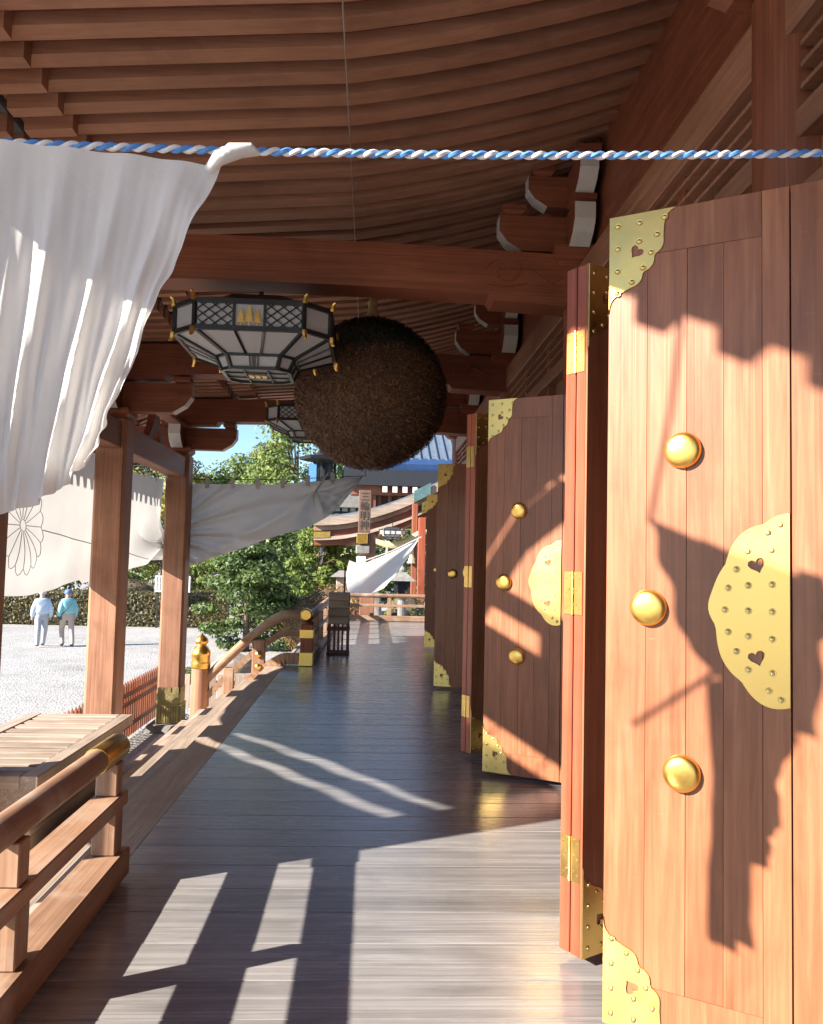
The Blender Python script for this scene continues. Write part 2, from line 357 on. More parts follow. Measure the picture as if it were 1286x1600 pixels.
# columns
for yy in BAYS:
    q = MB(); q.lathe((COLX+0.1, yy, 0), [(0.19, -0.02), (0.19, 4.0)], 20); part('column', q, 'red_wood_z', hall, smooth=True)
# longitudinal wall beams and transom panels
for (z0, z1, d) in ((2.86, 3.06, 0.14), (3.30, 3.42, 0.10), (3.74, 4.0, 0.13)):
    q = MB(); q.box(COLX+0.1-d, COLX+0.1+d, -3.6, 16.55, z0, z1); part('wall_beam', q, 'beam_wood_y', hall, bevel=0.008)
for a, b in zip(BAYS[:-1], BAYS[1:]):
    for z0, z1 in ((3.063, 3.297), (3.423, 3.737)):
        q = MB(); q.box(COLX+0.09, COLX+0.13, a+0.15, b-0.15, z0, z1); part('transom_panel', q, 'beam_wood_y', hall)
        for k in range(1, 3):
            yy = a+(b-a)*k/3
            q = MB(); q.box(COLX+0.03, COLX+0.088, yy-0.06, yy+0.06, z0, z1); part('transom_strut', q, 'red_wood_z', hall)
    lat = MB()
    for k in range(40):
        yy = a+0.2+(b-a-0.4)*k/39; lat.box(COLX+0.06, COLX+0.085, yy-0.012, yy+0.012, 3.424, 3.736)
    for k in range(3): lat.box(COLX+0.0, COLX+0.059, a+0.2, b-0.2, 3.48+0.09*k, 3.50+0.09*k)
    stuff(part('lattice', lat, 'beam_wood_z', hall))
    q = MB(); q.box(COLX+0.13, COLX+0.17, a, b, 4.0, 5.2); part('upper_wall', q, 'red_wood_y', hall)
# cross beams (rainbow beams) over the veranda
def cross_beam(yy, parent):
    x0, x1 = -3.45, COLX; n = 24; prof = []
    lo = lambda x: 3.74+0.06*math.sin(math.pi*(x-x0)/(x1-x0))-(0.05 if (x > 0.95 or x < -2.55) else 0)
    xs = sorted(set([x0+(x1-x0)*k/n for k in range(n+1)]+[0.93, 0.97, -2.53, -2.57]))
    hi = lambda x: 4.12+0.05*math.sin(math.pi*(x-x0)/(x1-x0))
    prof = [(x, lo(x)) for x in xs]+[(x, hi(x)) for x in reversed(xs)]
    q = MB(); q.prism(prof, yy-0.15, yy+0.15, lambda a, b, t: (a, t, b))
    o = part('cross_beam', q, 'red_wood_x', parent, bevel=0.0)
    # carved scroll
    q = MB(); pts = []
    for k in range(26):
        a = 0.3+k*0.36; r = 0.025+0.0042*k
        pts.append((1.06+r*math.cos(a)*1.25, yy-0.152, 3.96+r*math.sin(a)))
    q.tube(pts, 0.007, 5); q.tube([(1.14+0.045*k, yy-0.152, 3.93+0.05*math.sin(k*0.7)) for k in range(10)], 0.006, 5)
    q.tube([(0.9+0.05*k, yy-0.152, 3.85-0.02*math.sin(k*0.6)) for k in range(8)], 0.006, 5)
    part('carved_scroll', q, 'red_wood_x', o, smooth=True)
for yy in (-0.15, 3.35-0.0, 6.85, 10.35, 13.85):
    if yy == 3.35 or yy == -0.15: continue
    cross_beam(yy, hall)
# bracket complexes
def boat(L, h, end):
    """boat shaped arm profile along a, height b, length 2L"""
    return [(-L, h), (-L, h*0.55), (-L+end*0.35, h*0.25), (-L+end, 0), (L-end, 0), (L-end*0.35, h*0.25), (L, h*0.55), (L, h)]
def bracket(cx, cy, z, tiers, parent, blk=0.2, name='bracket'):
    """tiers: (z, height, half length along X, half length along Y, half thickness)"""
    q = MB()
    q.frus(cx, cy, z, z+0.07, blk*0.7, blk*0.7, blk, blk); q.box(cx-blk, cx+blk, cy-blk, cy+blk, z+0.07, tiers[0][0]+0.03)
    ends = []
    for zz, h, LX, LY, t in tiers:
        en = 0.62*h
        q.prism(boat(LX, h, en), cy-t, cy+t, lambda a, b, tt: (cx+a, tt, zz+b))
        q.prism(boat(LY, h, en), cx-t, cx+t, lambda a, b, tt: (tt, cy+a, zz+b+0.002))
        bs = 0.1
        for (bx, by) in ((LX-bs-0.02, 0), (-LX+bs+0.02, 0), (0, LY-bs-0.02), (0, -LY+bs+0.02)):
            q.frus(cx+bx, cy+by, zz+h+0.003, zz+h+0.04, bs*0.65, bs*0.65, bs, bs); q.box(cx+bx-bs, cx+bx+bs, cy+by-bs, cy+by+bs, zz+h+0.04, zz+h+0.085)
        st = [(h, 0), (0.55*h, 0), (0.25*h, en*0.35), (0, en)]
        m = MB(); m.grid(lambda u, v: (cx-t+2*t*u, cy-LY+st[int(round(v*3))][1]-0.003, zz+0.002+st[int(round(v*3))][0]), 1, 3); ends.append(m)
        for sx in (-1, 1):
            m = MB(); m.grid(lambda u, v: (cx+sx*(LX-st[int(round(v*3))][1]+0.003), cy-t+2*t*u, zz+st[int(round(v*3))][0]), 1, 3); ends.append(m)
    o = part(name, q, 'red_wood_x', parent)
    for m in ends: part('white_end', m, 'white_paint', o)
    return o
for yy in BAYS[1:]: bracket(COLX-0.02, yy, 4.02, ((4.17, 0.30, 0.64, 0.40, 0.085), (4.56, 0.26, 0.40, 0.52, 0.075)), hall, 0.2)
# hall interior
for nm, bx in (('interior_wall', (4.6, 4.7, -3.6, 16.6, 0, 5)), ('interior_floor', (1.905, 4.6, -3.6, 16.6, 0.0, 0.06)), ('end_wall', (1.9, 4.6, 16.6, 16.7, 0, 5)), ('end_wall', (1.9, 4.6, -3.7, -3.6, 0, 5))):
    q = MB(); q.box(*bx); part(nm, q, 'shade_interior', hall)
q = MB(); q.box(COLX+0.02, COLX+0.2, 14.1, 16.2, 0.003, 2.858); part('wall_panel', q, 'red_wood_z', hall)

# ------------------------------------------------------------------ entrance canopy (portico)
PX = -3.16; PY = [3.35, 6.85, 10.35, 13.85]
port = thing('entrance_canopy', 'timber entrance canopy on four square posts over the wooden stairs', 'canopy', (PX, 8.6, GZ))
for yy in PY:
    q = MB(); h = 0.185; c = 0.035
    q.prism([(-h, -h+c), (-h+c, -h), (h-c, -h), (h, -h+c), (h, h-c), (h-c, h), (-h+c, h), (-h, h-c)], GZ+0.12, 3.2, lambda a, b, t: (PX+a, yy+b, t))
    po = part('post', q, 'post_wood', port)
    q = MB(); h2 = h+0.008
    q.prism([(-h2, -h2+c), (-h2+c, -h2), (h2-c, -h2), (h2, -h2+c), (h2, h2-c), (h2-c, h2), (-h2+c, h2), (-h2, h2-c)], GZ+0.125, GZ+0.62, lambda a, b, t: (PX+a, yy+b, t))
    for k in range(9):   # fluting at the foot of the shoe and crenellated top
        xx = -0.16+0.04*k
        q.bar((PX+xx, yy-h2-0.006, GZ+0.14), (PX+xx, yy-h2-0.006, GZ+0.40), 0.022, 0.02, (0, 1, 0)); q.bar((PX+h2+0.006, yy+xx, GZ+0.14), (PX+h2+0.006, yy+xx, GZ+0.40), 0.022, 0.02, (1, 0, 0))
    for k in (-1, 0, 1): q.box(PX+k*0.12-0.045, PX+k*0.12+0.045, yy-h2, yy-h2+0.006, GZ+0.62, GZ+0.70)
    for k in (-1, 0, 1): q.box(PX+h2-0.006, PX+h2, yy+k*0.12-0.045, yy+k*0.12+0.045, GZ+0.62, GZ+0.70)
    q.box(PX-h2-0.014, PX+h2+0.014, yy-h2-0.014, yy+h2+0.014, GZ+0.405, GZ+0.43)
    part('metal_shoe', q, 'dull_brass', po)
    q = MB(); q.frus(PX, yy, GZ-0.02, GZ+0.12, 0.34, 0.34, 0.30, 0.30); part('stone_base', q, 'stone', po, bevel=0.012)
    bracket(PX, yy, 3.20, ((3.31, 0.36, 0.92, 0.50, 0.095),), port, 0.2)
    q = MB(); q.prism(boat(0.45, 0.26, 0.16), PX-0.08, PX+0.08, lambda a, b, t: (t, yy+a, 2.88+b))
    part('beam_nose', q, 'red_wood_y', port)
for a, b in zip(PY[:-1], PY[1:]):
    q = MB(); q.box(PX-0.13, PX+0.13, a+0.187, b-0.187, 2.84, 3.17); part('tie_beam', q, 'beam_wood_y', port, bevel=0.012)
    if a == PY[0]: continue
    q = MB(); m = (a+b)/2   # frog-leg strut
    q.prism([(-0.55, 0), (-0.38, 0.06), (-0.22, 0.22), (-0.12, 0.4), (0.12, 0.4), (0.22, 0.22), (0.38, 0.06), (0.55, 0), (0.25, 0), (0.12, 0.18), (-0.12, 0.18), (-0.25, 0)], PX-0.05, PX+0.05, lambda u, v, t: (t, m+u, 3.173+v))
    part('frog_leg_strut', q, 'red_wood_y', port)
q = MB(); q.box(PX-0.03, PX+0.03, PY[0]+0.21, PY[1]-0.21, 3.172, 3.44); part('sun_block_board', q, 'beam_wood_y', port)  # unseen board added to narrow the sunlight reaching the shaded door
q = MB(); q.box(PX-0.11, PX+0.11, 3.1, 14.4, 3.66, 3.735); part('eave_purlin', q, 'red_wood_y', port, bevel=0.01)
def rz_port(x): return 4.19+0.06*(x+2.6) if x > -3.0 else 4.166-0.46*(-3.0-x)
PXS = [-2.36, -3.0, -3.4, -3.9, -4.4, -5.0]
pr = rafter_mesh('canopy_rafter', PXS, rz_port, 0.10, 0.12, 'rafter_wood')
y = 4.28
while y < 14.6: link('canopy_rafter', pr, port, True, (0, y, 0)); y += 0.25
q = MB(); q.prism(strip_profile(PXS, rz_port, 0.122, 0.34), 4.15, 14.7, lambda a, b, t: (a, t, b)); part('canopy_roof', q, 'roof_copper', port)
q = MB(); q.prism(strip_profile(PXS, rz_port, -0.12, 0.121), 14.72, 14.80, lambda a, b, t: (a, t, b)); part('barge_board', q, 'red_wood_x', port)
q = MB(); q.prism(strip_profile(PXS, rz_port, -0.12, 0.121), 4.06, 4.14, lambda a, b, t: (a, t, b)); part('barge_board', q, 'red_wood_x', port)

# ------------------------------------------------------------------ folding doors
def heart(cx, cy, s, rot=0.0):
    p = []
    for k in range(16):
        t = 2*math.pi*k/16
        x = 16*math.sin(t)**3/17; yv = (13*math.cos(t)-5*math.cos(2*t)-2*math.cos(3*t)-math.cos(4*t))/17
        p.append((cx+s*(x*math.cos(rot)-yv*math.sin(rot)), cy+s*(x*math.sin(rot)+yv*math.cos(rot))))
    return p
def corner_plate_outline(W, H):
    """triangle plate, right angle at (0,0), legs +x (W) and -y (H), scalloped hypotenuse"""
    pts = [(0, 0), (W, 0)]; n = 40
    nx, ny = H/math.hypot(W, H), -W/math.hypot(W, H)
    for k in range(1, n):
        t = k/n; tt = max(0, min(1, (t-0.24)/0.52))
        b = 0.03*math.sin(math.pi*t)**1.4
        if 0.24 < t < 0.76: b += 0.014*abs(math.sin(math.pi*3*tt))
        else:
            e = min(t, 1-t)/0.24; b -= 0.020*math.sin(math.pi*e)*(1-e*0.5)
        pts.append((W*(1-t)+nx*b*W/0.225, -H*t+ny*b*W/0.225))
    pts.append((0, -H)); return pts
def mid_plate_outline(W, H):
    pts = []
    n = 60
    for k in range(n+1):
        a = -math.pi/2+math.pi*k/n
        r = 1+0.055*abs(math.sin(4.5*(a+math.pi/2)))-0.03+0.08*math.exp(-(a/0.16)**2)*0.8
        pts.append((-W*math.cos(a)*r, H*math.sin(a)*r))
    return pts
CW, CH = 0.225, 0.33
def plate_mb(loops, rivets, flip=1, yoff=-0.003, ox=0, oz=0, sx=1, sz=1):
    vs, fs = curve_mesh('plate', loops, 0.0018, 0.0007)
    q = MB(); q.add([(ox+sx*x, yoff-z, oz+sz*yv) for x, yv, z in vs], fs)
    q.mi = 1
    for (rx, ry) in rivets:
        q.lathe((ox+sx*rx, yoff-0.0022, oz+sz*ry), [(0.0115, 0.0), (0.0105, -0.002), (0.008, -0.0015), (0.007, -0.004), (0.003, -0.006), (0.0003, -0.0065)], 10, 'y')
    return q
C_RIV = [(0.03, -0.035), (0.03, -0.115), (0.03, -0.195), (0.03, -0.275), (0.105, -0.035), (0.19, -0.03), (0.105, -0.10), (0.165, -0.085), (0.145, -0.145), (0.118, -0.195), (0.08, -0.24)]
M_RIV = [(-0.19, 0), (-0.18, 0.07), (-0.18, -0.07), (-0.155, 0.13), (-0.155, -0.13), (-0.12, 0.185), (-0.12, -0.185), (-0.12, 0.08), (-0.12, -0.08), (-0.12, 0.0), (-0.05, 0.0), (-0.05, 0.085), (-0.05, -0.085), (-0.05, 0.19), (-0.05, -0.19), (-0.06, 0.245), (-0.06, -0.245), (-0.025, 0.27), (-0.025, -0.27)]
DH = 2.74
def leaf(parent, x0, y0, W, th, knobs=True, mid=True, corners='tl bl', mat='door_wood', edge='door_edge', midside=1, back=False):
    """a door leaf from local x0..x0+W, front at y0, thickness th towards +y, z 0.03..DH+0.03"""
    z0, z1 = 0.035, 0.035+DH
    q = MB(); q.box(x0, x0+W, y0+0.004, y0+th, z0, z1)
    lf = part('door_leaf', q, edge, parent, world=False, bevel=0.003)
    g = 0.0006; sw = 0.135; rh = 0.15
    bx = [(x0, x0+sw, z0, z1), (x0+W-sw*0.75, x0+W, z0, z1)]
    def face(nm, a, b, c, d, dy=0.0):
        m = MB(); m.box(a+g, b-g, y0-0.006+dy, y0+0.0035, c+g, d-g); part(nm, m, mat, lf, world=False, bevel=0.0006)
    face('stile', x0, x0+sw, z0, z1); face('stile', x0+W-sw*0.6, x0+W, z0, z1)
    face('rail', x0+sw, x0+W-sw*0.6, z1-rh, z1); face('rail', x0+sw, x0+W-sw*0.6, z0, z0+rh)
    a, b = x0+sw, x0+W-sw*0.6; cuts = [a, a+(b-a)*0.36, a+(b-a)*0.68, b]
    for k in range(3): face('panel_board', cuts[k], cuts[k+1], z0+rh, z1-rh, 0.0015*((k % 2)))
    yf = y0-0.0065
    hl = heart(0.095, -0.135, 0.026, R(-40))
    out = corner_plate_outline(CW, CH)
    if 'tl' in corners: part('corner_plate', plate_mb([out, hl], C_RIV, yoff=yf-0.002, ox=x0+0.002, oz=z1-0.001), ['brass', 'brass_rivet'], lf, world=False, smooth=True)
    if 'bl' in corners: part('corner_plate', plate_mb([out, hl], C_RIV, yoff=yf-0.002, ox=x0+0.002, oz=z0+0.001, sz=-1), ['brass', 'brass_rivet'], lf, world=False, smooth=True)
    if mid:
        mo = mid_plate_outline(0.225, 0.30); hs = [heart(-0.095, 0.145, 0.028, R(20)), heart(-0.095, -0.145, 0.028, R(20))]
        part('middle_plate', plate_mb([mo]+hs, M_RIV, yoff=yf-0.002, ox=x0+W-0.002, oz=1.42), ['brass', 'brass_rivet'], lf, world=False, smooth=True)
    if knobs:
        for kx, kz in (((0.255, 1.94), (0.145, 1.415), (0.255, 0.885)) if knobs is True else ((0.21, 1.415),)):
            q = MB(); q.lathe((x0+kx, yf, kz), [(0.0605, 0.0), (0.061, -0.004), (0.060, -0.010), (0.0575, -0.0165), (0.053, -0.0215), (0.045, -0.0255), (0.033, -0.0285), (0.018, -0.0300), (0.0004, -0.0305)], 28, 'y')
            part('dome_boss', q, 'gold', lf, world=False, smooth=True)
    return lf
LW = 0.58
def open_door(name, label, x, y, ang, two=True, knobs=True, group='brass mounted folding shrine doors'):
    t = thing(name, label, 'door', (x, y, 0.0), R(ang), group)
    leaf(t, 0, 0, LW, 0.055, knobs=knobs)
    if two: leaf(t, LW+0.004, 0, LW, 0.055, mid=False, corners='')
    return t
def folded_door(name, label, x, y, ang, group='brass mounted folding shrine doors'):
    t = thing(name, label, 'door', (x, y, 0.0), R(ang), group)
    a = leaf(t, 0, 0, LW, 0.054, knobs=False, mid=False, corners='tl bl')
    q = MB(); q.box(0, LW, 0.060, 0.114, 0.035, 0.035+DH); part('door_leaf', q, 'door_edge', t, world=False, bevel=0.003)
    for z in (0.40, 1.44, 2.42):
        q = MB(); q.box(-0.0035, 0.0, 0.008, 0.050, z-0.085, z+0.085); q.box(-0.0035, 0.0, 0.064, 0.106, z-0.085, z+0.085)
        q.tube([(-0.005, 0.057, z-0.087), (-0.005, 0.057, z+0.087)], 0.0065, 8)
        q.mi = 1
        for yy in (0.02, 0.038, 0.076, 0.094):
            for k in range(3): q.lathe((-0.0036, yy, z-0.06+0.06*k+(0.015 if yy in (0.038, 0.076) else 0)), [(0.005, 0), (0.0035, -0.0015), (0.0003, -0.002)], 8, 'x')
        part('hinge', q, ['brass', 'brass_rivet'], t, world=False)
    # brass end straps wrapping the bottom and top of the near leaf edge
    return t
open_door('folding_door', 'nearest sunlit door at the right with large domed gold bosses', 0.82, 2.84, -32.5)
folded_door('folding_door', 'nearest folded door, its sunlit red edges joined by brass hinges', 0.853, 3.27, 32)
open_door('folding_door', 'shaded open door behind the nearest hinged pair, three gold bosses and corner plates', 0.87, 6.16, -31)
folded_door('folding_door', 'second folded door with hinged edges, standing behind the shaded bossed door', 0.838, 6.70, 32)
open_door('folding_door', 'narrow visible door left of the second hinged pair, one gold boss showing', 0.83, 10.30, -14, knobs='one')
open_door('folding_door', 'farthest dark door at the end of the veranda beside red post', 1.02, 15.0, -12, knobs='one')

# ------------------------------------------------------------------ railings
def railing(name, label, a, b, parent=None, top=0.62, posts=None, endcap=False, r=0.055, grp=None, capa=None):
    a = Vector(a); b = Vector(b); t = thing(name, label, 'railing', a, 0, grp); d = (b-a).normalized(); L = (b-a).length
    Z = Vector((0, 0, 1))
    q = MB(); q.tube([a+Z*top, b+Z*top], r, 14); part('top_rail', q, 'pale_wood_y' if abs(d.y) > 0.5 else 'pale_wood_x', t, smooth=True)
    q = MB(); q.bar(a+Z*(top*0.62), b+Z*(top*0.62), 0.13, 0.07); part('middle_rail', q, 'pale_wood_y' if abs(d.y) > 0.5 else 'pale_wood_x', t, bevel=0.006)
    q = MB(); q.bar(a+Z*0.085, b+Z*0.085, 0.17, 0.13); part('bottom_rail', q, 'pale_wood_y' if abs(d.y) > 0.5 else 'pale_wood_x', t, bevel=0.008)
    n = max(1, round(L/1.25))
    for k in range(n+1):
        p = a+d*(0.10+(L-0.2)*k/n)
        q = MB(); q.bar(p+Z*0.152, p+Z*(top*0.62-0.037), 0.11, 0.11, (0, 1, 0)); part('rail_post', q, 'pale_wood_z', t, bevel=0.005)
        q = MB(); q.bar(p+Z*(top*0.62+0.037), p+Z*(top-r*0.9), 0.10, 0.09, (0, 1, 0)); part('rail_block', q, 'pale_wood_z', t, bevel=0.005)
    for e in (endcap or []):
        p = a if e == 'a' else b; s = d if e == 'a' else -d
        q = MB(); q.tube([p-s*0.012+Z*top, p-s*0.008+Z*top, p+s*0.30+Z*top, p+s*0.31+Z*top], [r*0.9, r+0.008, r+0.008, r+0.004], 16); part('gilt_cap', q, 'brass', t, smooth=True)
    return t
railing('veranda_railing', 'near railing at lower left with brass capped round top rail', (-1.2, 4.17, -0.0), (-1.2, -1.5, -0.0), endcap=['a'])
rl = railing('veranda_railing', 'long railing along the veranda edge beyond the stair newel', (-0.86, 12.42, 0.0), (-0.80, 21.35, 0.0), top=0.70, r=0.065)
railing('veranda_railing', 'cross railing closing the far end of the veranda', (-0.80, 21.5, 0.0), (1.9, 21.5, 0.0), top=0.66, r=0.055)
# corner post with gilt bands
cp = thing('corner_post', 'dark square corner post with three gilt bands where stair rail begins', 'post', (-0.88, 12.33, 0))
q = MB(); q.box(-0.97, -0.79, 12.24, 12.42, 0, 0.60); part('shaft', q, 'red_wood_z', cp, bevel=0.01)
q = MB(); q.lathe((-0.88, 12.33, 0), [(0.09, 0.6), (0.10, 0.63), (0.07, 0.66)], 16); part('neck', q, 'red_wood_z', cp, smooth=True)
for z0, z1 in ((0.0, 0.20), (0.40, 0.53)):
    q = MB(); q.box(-0.98, -0.78, 12.23, 12.43, z0+0.003, z1); part('gilt_band', q, 'gold', cp, bevel=0.006)
q = MB(); q.lathe((-0.90, 12.25, 0.74), [(0.075, 0.16), (0.09, 0.15), (0.09, 0.0), (0.075, -0.02), (0.07, -0.012), (0.06, -0.012)], 18, 'y'); part('gilt_rail_end', q, 'gold', cp, smooth=True)
# curved stair railing
def stair_rail(name, label, Y, newel_label):
    t = thing(name, label, 'railing', (-0.95, Y, 0))
    def sp(dz, u0=0.0):
        # from the corner post outwards: level, then curving down to the newel
        P = []
        for k in range(22):
            u = k/21; x = -0.99-u*1.32
            drop = 0 if u < 0.16 else (0.95*((u-0.16)/0.84)**1.25)
            P.append((x, Y, dz-drop))
        return P
    q = MB(); q.tube(sp(0.74), 0.068, 12); part('top_rail', q, 'pale_wood_x', t, smooth=True)
    for nm, dz, hh, ww in (('middle_rail', 0.47, 0.09, 0.11), ('bottom_rail', 0.10, 0.15, 0.15)):
        q = MB(); P = sp(dz)
        for p, n in zip(P[:-1], P[1:]):
            q.bar(p, (n[0]-0.006, n[1], n[2]), ww, hh)
        part(nm, q, 'pale_wood_x', t)
    q = MB(); q.box(-1.66, -1.48, Y-0.07, Y+0.07, -0.62, 0.36); part('rail_post', q, 'pale_wood_z', t, bevel=0.008)
    q = MB(); q.box(-2.06, -1.92, Y-0.06, Y+0.06, -0.85, -0.05); part('rail_post', q, 'pale_wood_z', t, bevel=0.008)
    for bx_, bz in ((-1.57, 0.16), (-1.62, -0.26), (-1.57, -0.02)):
        q = MB(); q.lathe((bx_, Y-0.078, bz), [(0.05, 0.0), (0.048, -0.015), (0.03, -0.035), (0.0005, -0.042)], 14, 'y'); part('gilt_boss', q, 'gold', t, smooth=True)
    nw = thing('newel_post', newel_label, 'newel post', (-2.40, Y, -0.86))
    q = MB(); q.lathe((-2.40, Y, 0), [(0.135, -0.86), (0.128, 0.0), (0.125, 0.08)], 24); part('shaft', q, 'post_wood', nw, smooth=True)
    prof = [(0.134, -0.06), (0.138, -0.05), (0.138, 0.02), (0.130, 0.03), (0.130, 0.12), (0.136, 0.13), (0.136, 0.16), (0.128, 0.19), (0.10, 0.235), (0.075, 0.26), (0.072, 0.285), (0.090, 0.30), (0.098, 0.325), (0.092, 0.355), (0.065, 0.39), (0.03, 0.415), (0.008, 0.44), (0.001, 0.445)]
    q = MB(); q.lathe((-2.40, Y, 0), prof, 28); part('onion_finial', q, 'gold', nw, smooth=True)
    return t
stair_rail('stair_railing', 'curved wooden stair railing descending from gilt banded corner post', 12.33, 'round newel post with gold onion finial beside stair railing')
# near stair rail is out of the frame

# ------------------------------------------------------------------ offering box
ob = thing('offering_box', 'large pale wooden offering box standing at the foot of the stairs', 'box', (-3.2, 8.2, GZ))
q = MB(); q.box(-3.62, -2.66, 6.95, 9.45, GZ+0.12, -0.33); part('body', q, 'weathered_y', ob, bevel=0.01)
for (a, b, c, d) in ((-2.72, -2.58, 6.86, 9.54), (-3.72, -3.58, 6.86, 9.54)):
    q = MB(); q.box(a, b, c, d, -0.328, -0.22); part('rim', q, 'weathered_y', ob, bevel=0.008)
for c, d in ((6.86, 7.0), (9.40, 9.54)):
    q = MB(); q.box(-3.578, -2.722, c, d, -0.327, -0.222); part('rim', q, 'weathered_x', ob, bevel=0.008)
for k in range(11):
    yy = 7.12+0.22*k; q = MB(); q.box(-3.575, -2.725, yy-0.075, yy+0.075, -0.30, -0.228); part('slat', q, 'weathered_x', ob, bevel=0.006)
for xx in (-3.55, -2.75):
    for yy in (7.05, 9.35):
        q = MB(); q.box(xx-0.08, xx+0.08, yy-0.08, yy+0.08, GZ, GZ+0.118); part('foot', q, 'red_wood_z', ob)

# ------------------------------------------------------------------ picket fence beyond posts
pf = thing('picket_fence', 'low brown picket fence on gravel behind the canopy posts', 'fence', (-3.6, 12, GZ))
pk = MB(); pk.box(-0.02, 0.02, -0.028, 0.028, 0.03, 0.82); pk.add([(-0.02, -0.028, 0.82), (0.02, -0.028, 0.82), (0.02, 0.028, 0.82), (-0.02, 0.028, 0.82), (0, 0, 0.90)], [(0, 1, 4), (1, 2, 4), (2, 3, 4), (3, 0, 4)])
pkm = pk.mesh('picket', 'red_wood_z')
y = 6.0
while y < 14.9: link('picket', pkm, pf, True, (-3.62, y, GZ)); y += 0.125
for z in (0.22, 0.56, 0.70):
    q = MB(); q.box(-3.66, -3.642, 5.9, 15.0, GZ+z-0.03, GZ+z+0.03); part('rail', q, 'red_wood_y', pf)
    q = MB(); q.box(-3.598, -3.58, 5.9, 15.0, GZ+z-0.03, GZ+z+0.03); part('rail', q, 'red_wood_y', pf)

# ------------------------------------------------------------------ hanging lanterns
def octagon(a, c):
    return [(-a+c, -a), (a-c, -a), (a, -a+c), (a, a-c), (a-c, a), (-a+c, a), (-a, a-c), (-a, -a+c)]
def lerp(p, q, t): return tuple(p[i]+(q[i]-p[i])*t for i in range(len(p)))
def build_lantern(name, label, x, y, ztop, hang, s=1.0, detail=True, group='octagonal hanging lanterns'):
    t = thing(name, label, 'lantern', (x, y, ztop), 0, group)
    A = octagon(0.60*s, 0.19*s); B = octagon(0.31*s, 0.10*s); Cc = octagon(0.265*s, 0.085*s)
    z1, z2, z3, z4 = 0.0, -0.205*s, -0.33*s, -0.43*s
    rings = [[(px, py, z) for px, py in O] for O, z in ((A, z1), (A, z2), (B, z3), (Cc, z4))]
    fr = MB(); w = 0.028*s
    for ri, rg in enumerate(rings):
        for k in range(8): fr.bar(rg[k], rg[(k+1) % 8], w, w*(1.3 if ri < 2 else 0.9))
    for r0, r1 in zip(rings[:-1], rings[1:]):
        for k in range(8): fr.bar(r0[k], r1[k], w, w, (rings[0][k][0], rings[0][k][1], 0))
    mul = MB()
    for ri, (r0, r1) in enumerate(zip(rings[:-1], rings[1:])):
        for k in range(8):
            a, b, c, d = r0[k], r0[(k+1) % 8], r1[(k+1) % 8], r1[k]
            sh = 0.985
            pp = MB(); pp.add([(p[0]*sh, p[1]*sh, p[2]) for p in (a, b, c, d)], [(0, 1, 2, 3)]); part('paper_panel', pp, 'lantern_paper', t, world=False)
            main = k % 2 == 0
            cuts = (0.36, 0.64) if main and ri < 2 else (0.42, 0.48, 0.52, 0.58) if main else ()
            for u in cuts: mul.bar(lerp(a, b, u), lerp(d, c, u), w*0.7 if ri < 2 else w*0.35, w*0.6, (a[0]+b[0], a[1]+b[1], 0))
            if main and ri == 0 and detail:
                for (u0, u1) in ((0.02, 0.36), (0.64, 0.98)):
                    def pt(u, v): return tuple(1.004*k_ if i_ < 2 else k_ for i_, k_ in enumerate(lerp(lerp(a, b, u0+(u1-u0)*u), lerp(d, c, u0+(u1-u0)*u), v)))
                    m = 3
                    for i in range(-m+1, m):
                        for sgn in (1, -1):
                            # diagonal lines u - sgn*v = i/m clipped
                            pts = []
                            for v in [j/24 for j in range(25)]:
                                u = i/m+v if sgn > 0 else i/m+1-v
                                if -1e-6 <= u <= 1+1e-6: pts.append((u, v))
                            if len(pts) > 1: mul.bar(pt(*pts[0]), pt(*pts[-1]), 0.009*s, 0.009*s, (a[0]+b[0], a[1]+b[1], 0))
    pp = MB(); pp.add([(p[0], p[1], z4+0.012*s) for p in rings[3]], [tuple(range(8))])
    for v in (-0.085, 0.085):
        mul.bar((-0.26*s, v*s, z4), (0.26*s, v*s, z4), 0.014*s, 0.012*s); mul.bar((v*1.1*s, -0.26*s, z4-0.001), (v*1.1*s, 0.26*s, z4-0.001), 0.014*s, 0.012*s)
    part('frame', fr, 'black_lacquer', t, world=False); stuff(part('muntins', mul, 'black_lacquer', t, world=False)); part('paper_panel', pp, 'lantern_paper', t, world=False)
    cap = MB(); capr = [[(px, py, z) for px, py in O] for O, z in ((octagon(0.61*s, 0.19*s), 0.018*s), (octagon(0.30*s, 0.1*s), 0.13*s), (octagon(0.28*s, 0.09*s), 0.16*s))]
    for r0, r1 in zip(capr[:-1], capr[1:]):
        for k in range(8): cap.add([r0[k], r0[(k+1) % 8], r1[(k+1) % 8], r1[k]], [(0, 1, 2, 3)])
    cap.add(capr[-1], [tuple(range(8))]); part('cap', cap, 'black_lacquer', t, world=False)
    q = MB(); q.tube([(0, 0, 0.15*s), (0, 0, hang-ztop)], 0.02*s, 8); part('hanger', q, 'dark_metal', t, world=False)
    for k in range(8):
        px, py = A[k]; n = Vector((px, py, 0)).normalized()
        for zz, sg in ((z1, 1), (z2, -1)):
            q = MB(); pts = [Vector((px, py, zz))+n*(0.012*s)+Vector((0, 0, sg*0.002))]
            for j, (o, h) in enumerate(((0.016, 0.02), (0.018, 0.04), (0.028, 0.06), (0.045, 0.068))): pts.append(Vector((px, py, zz))+n*(o*s)+Vector((0, 0, sg*h*s)))
            q.tube(pts, [0.022*s, 0.021*s, 0.018*s, 0.013*s, 0.006*s], 6)
            part('gilt_corner', q, 'gold', t, world=False, smooth=True)
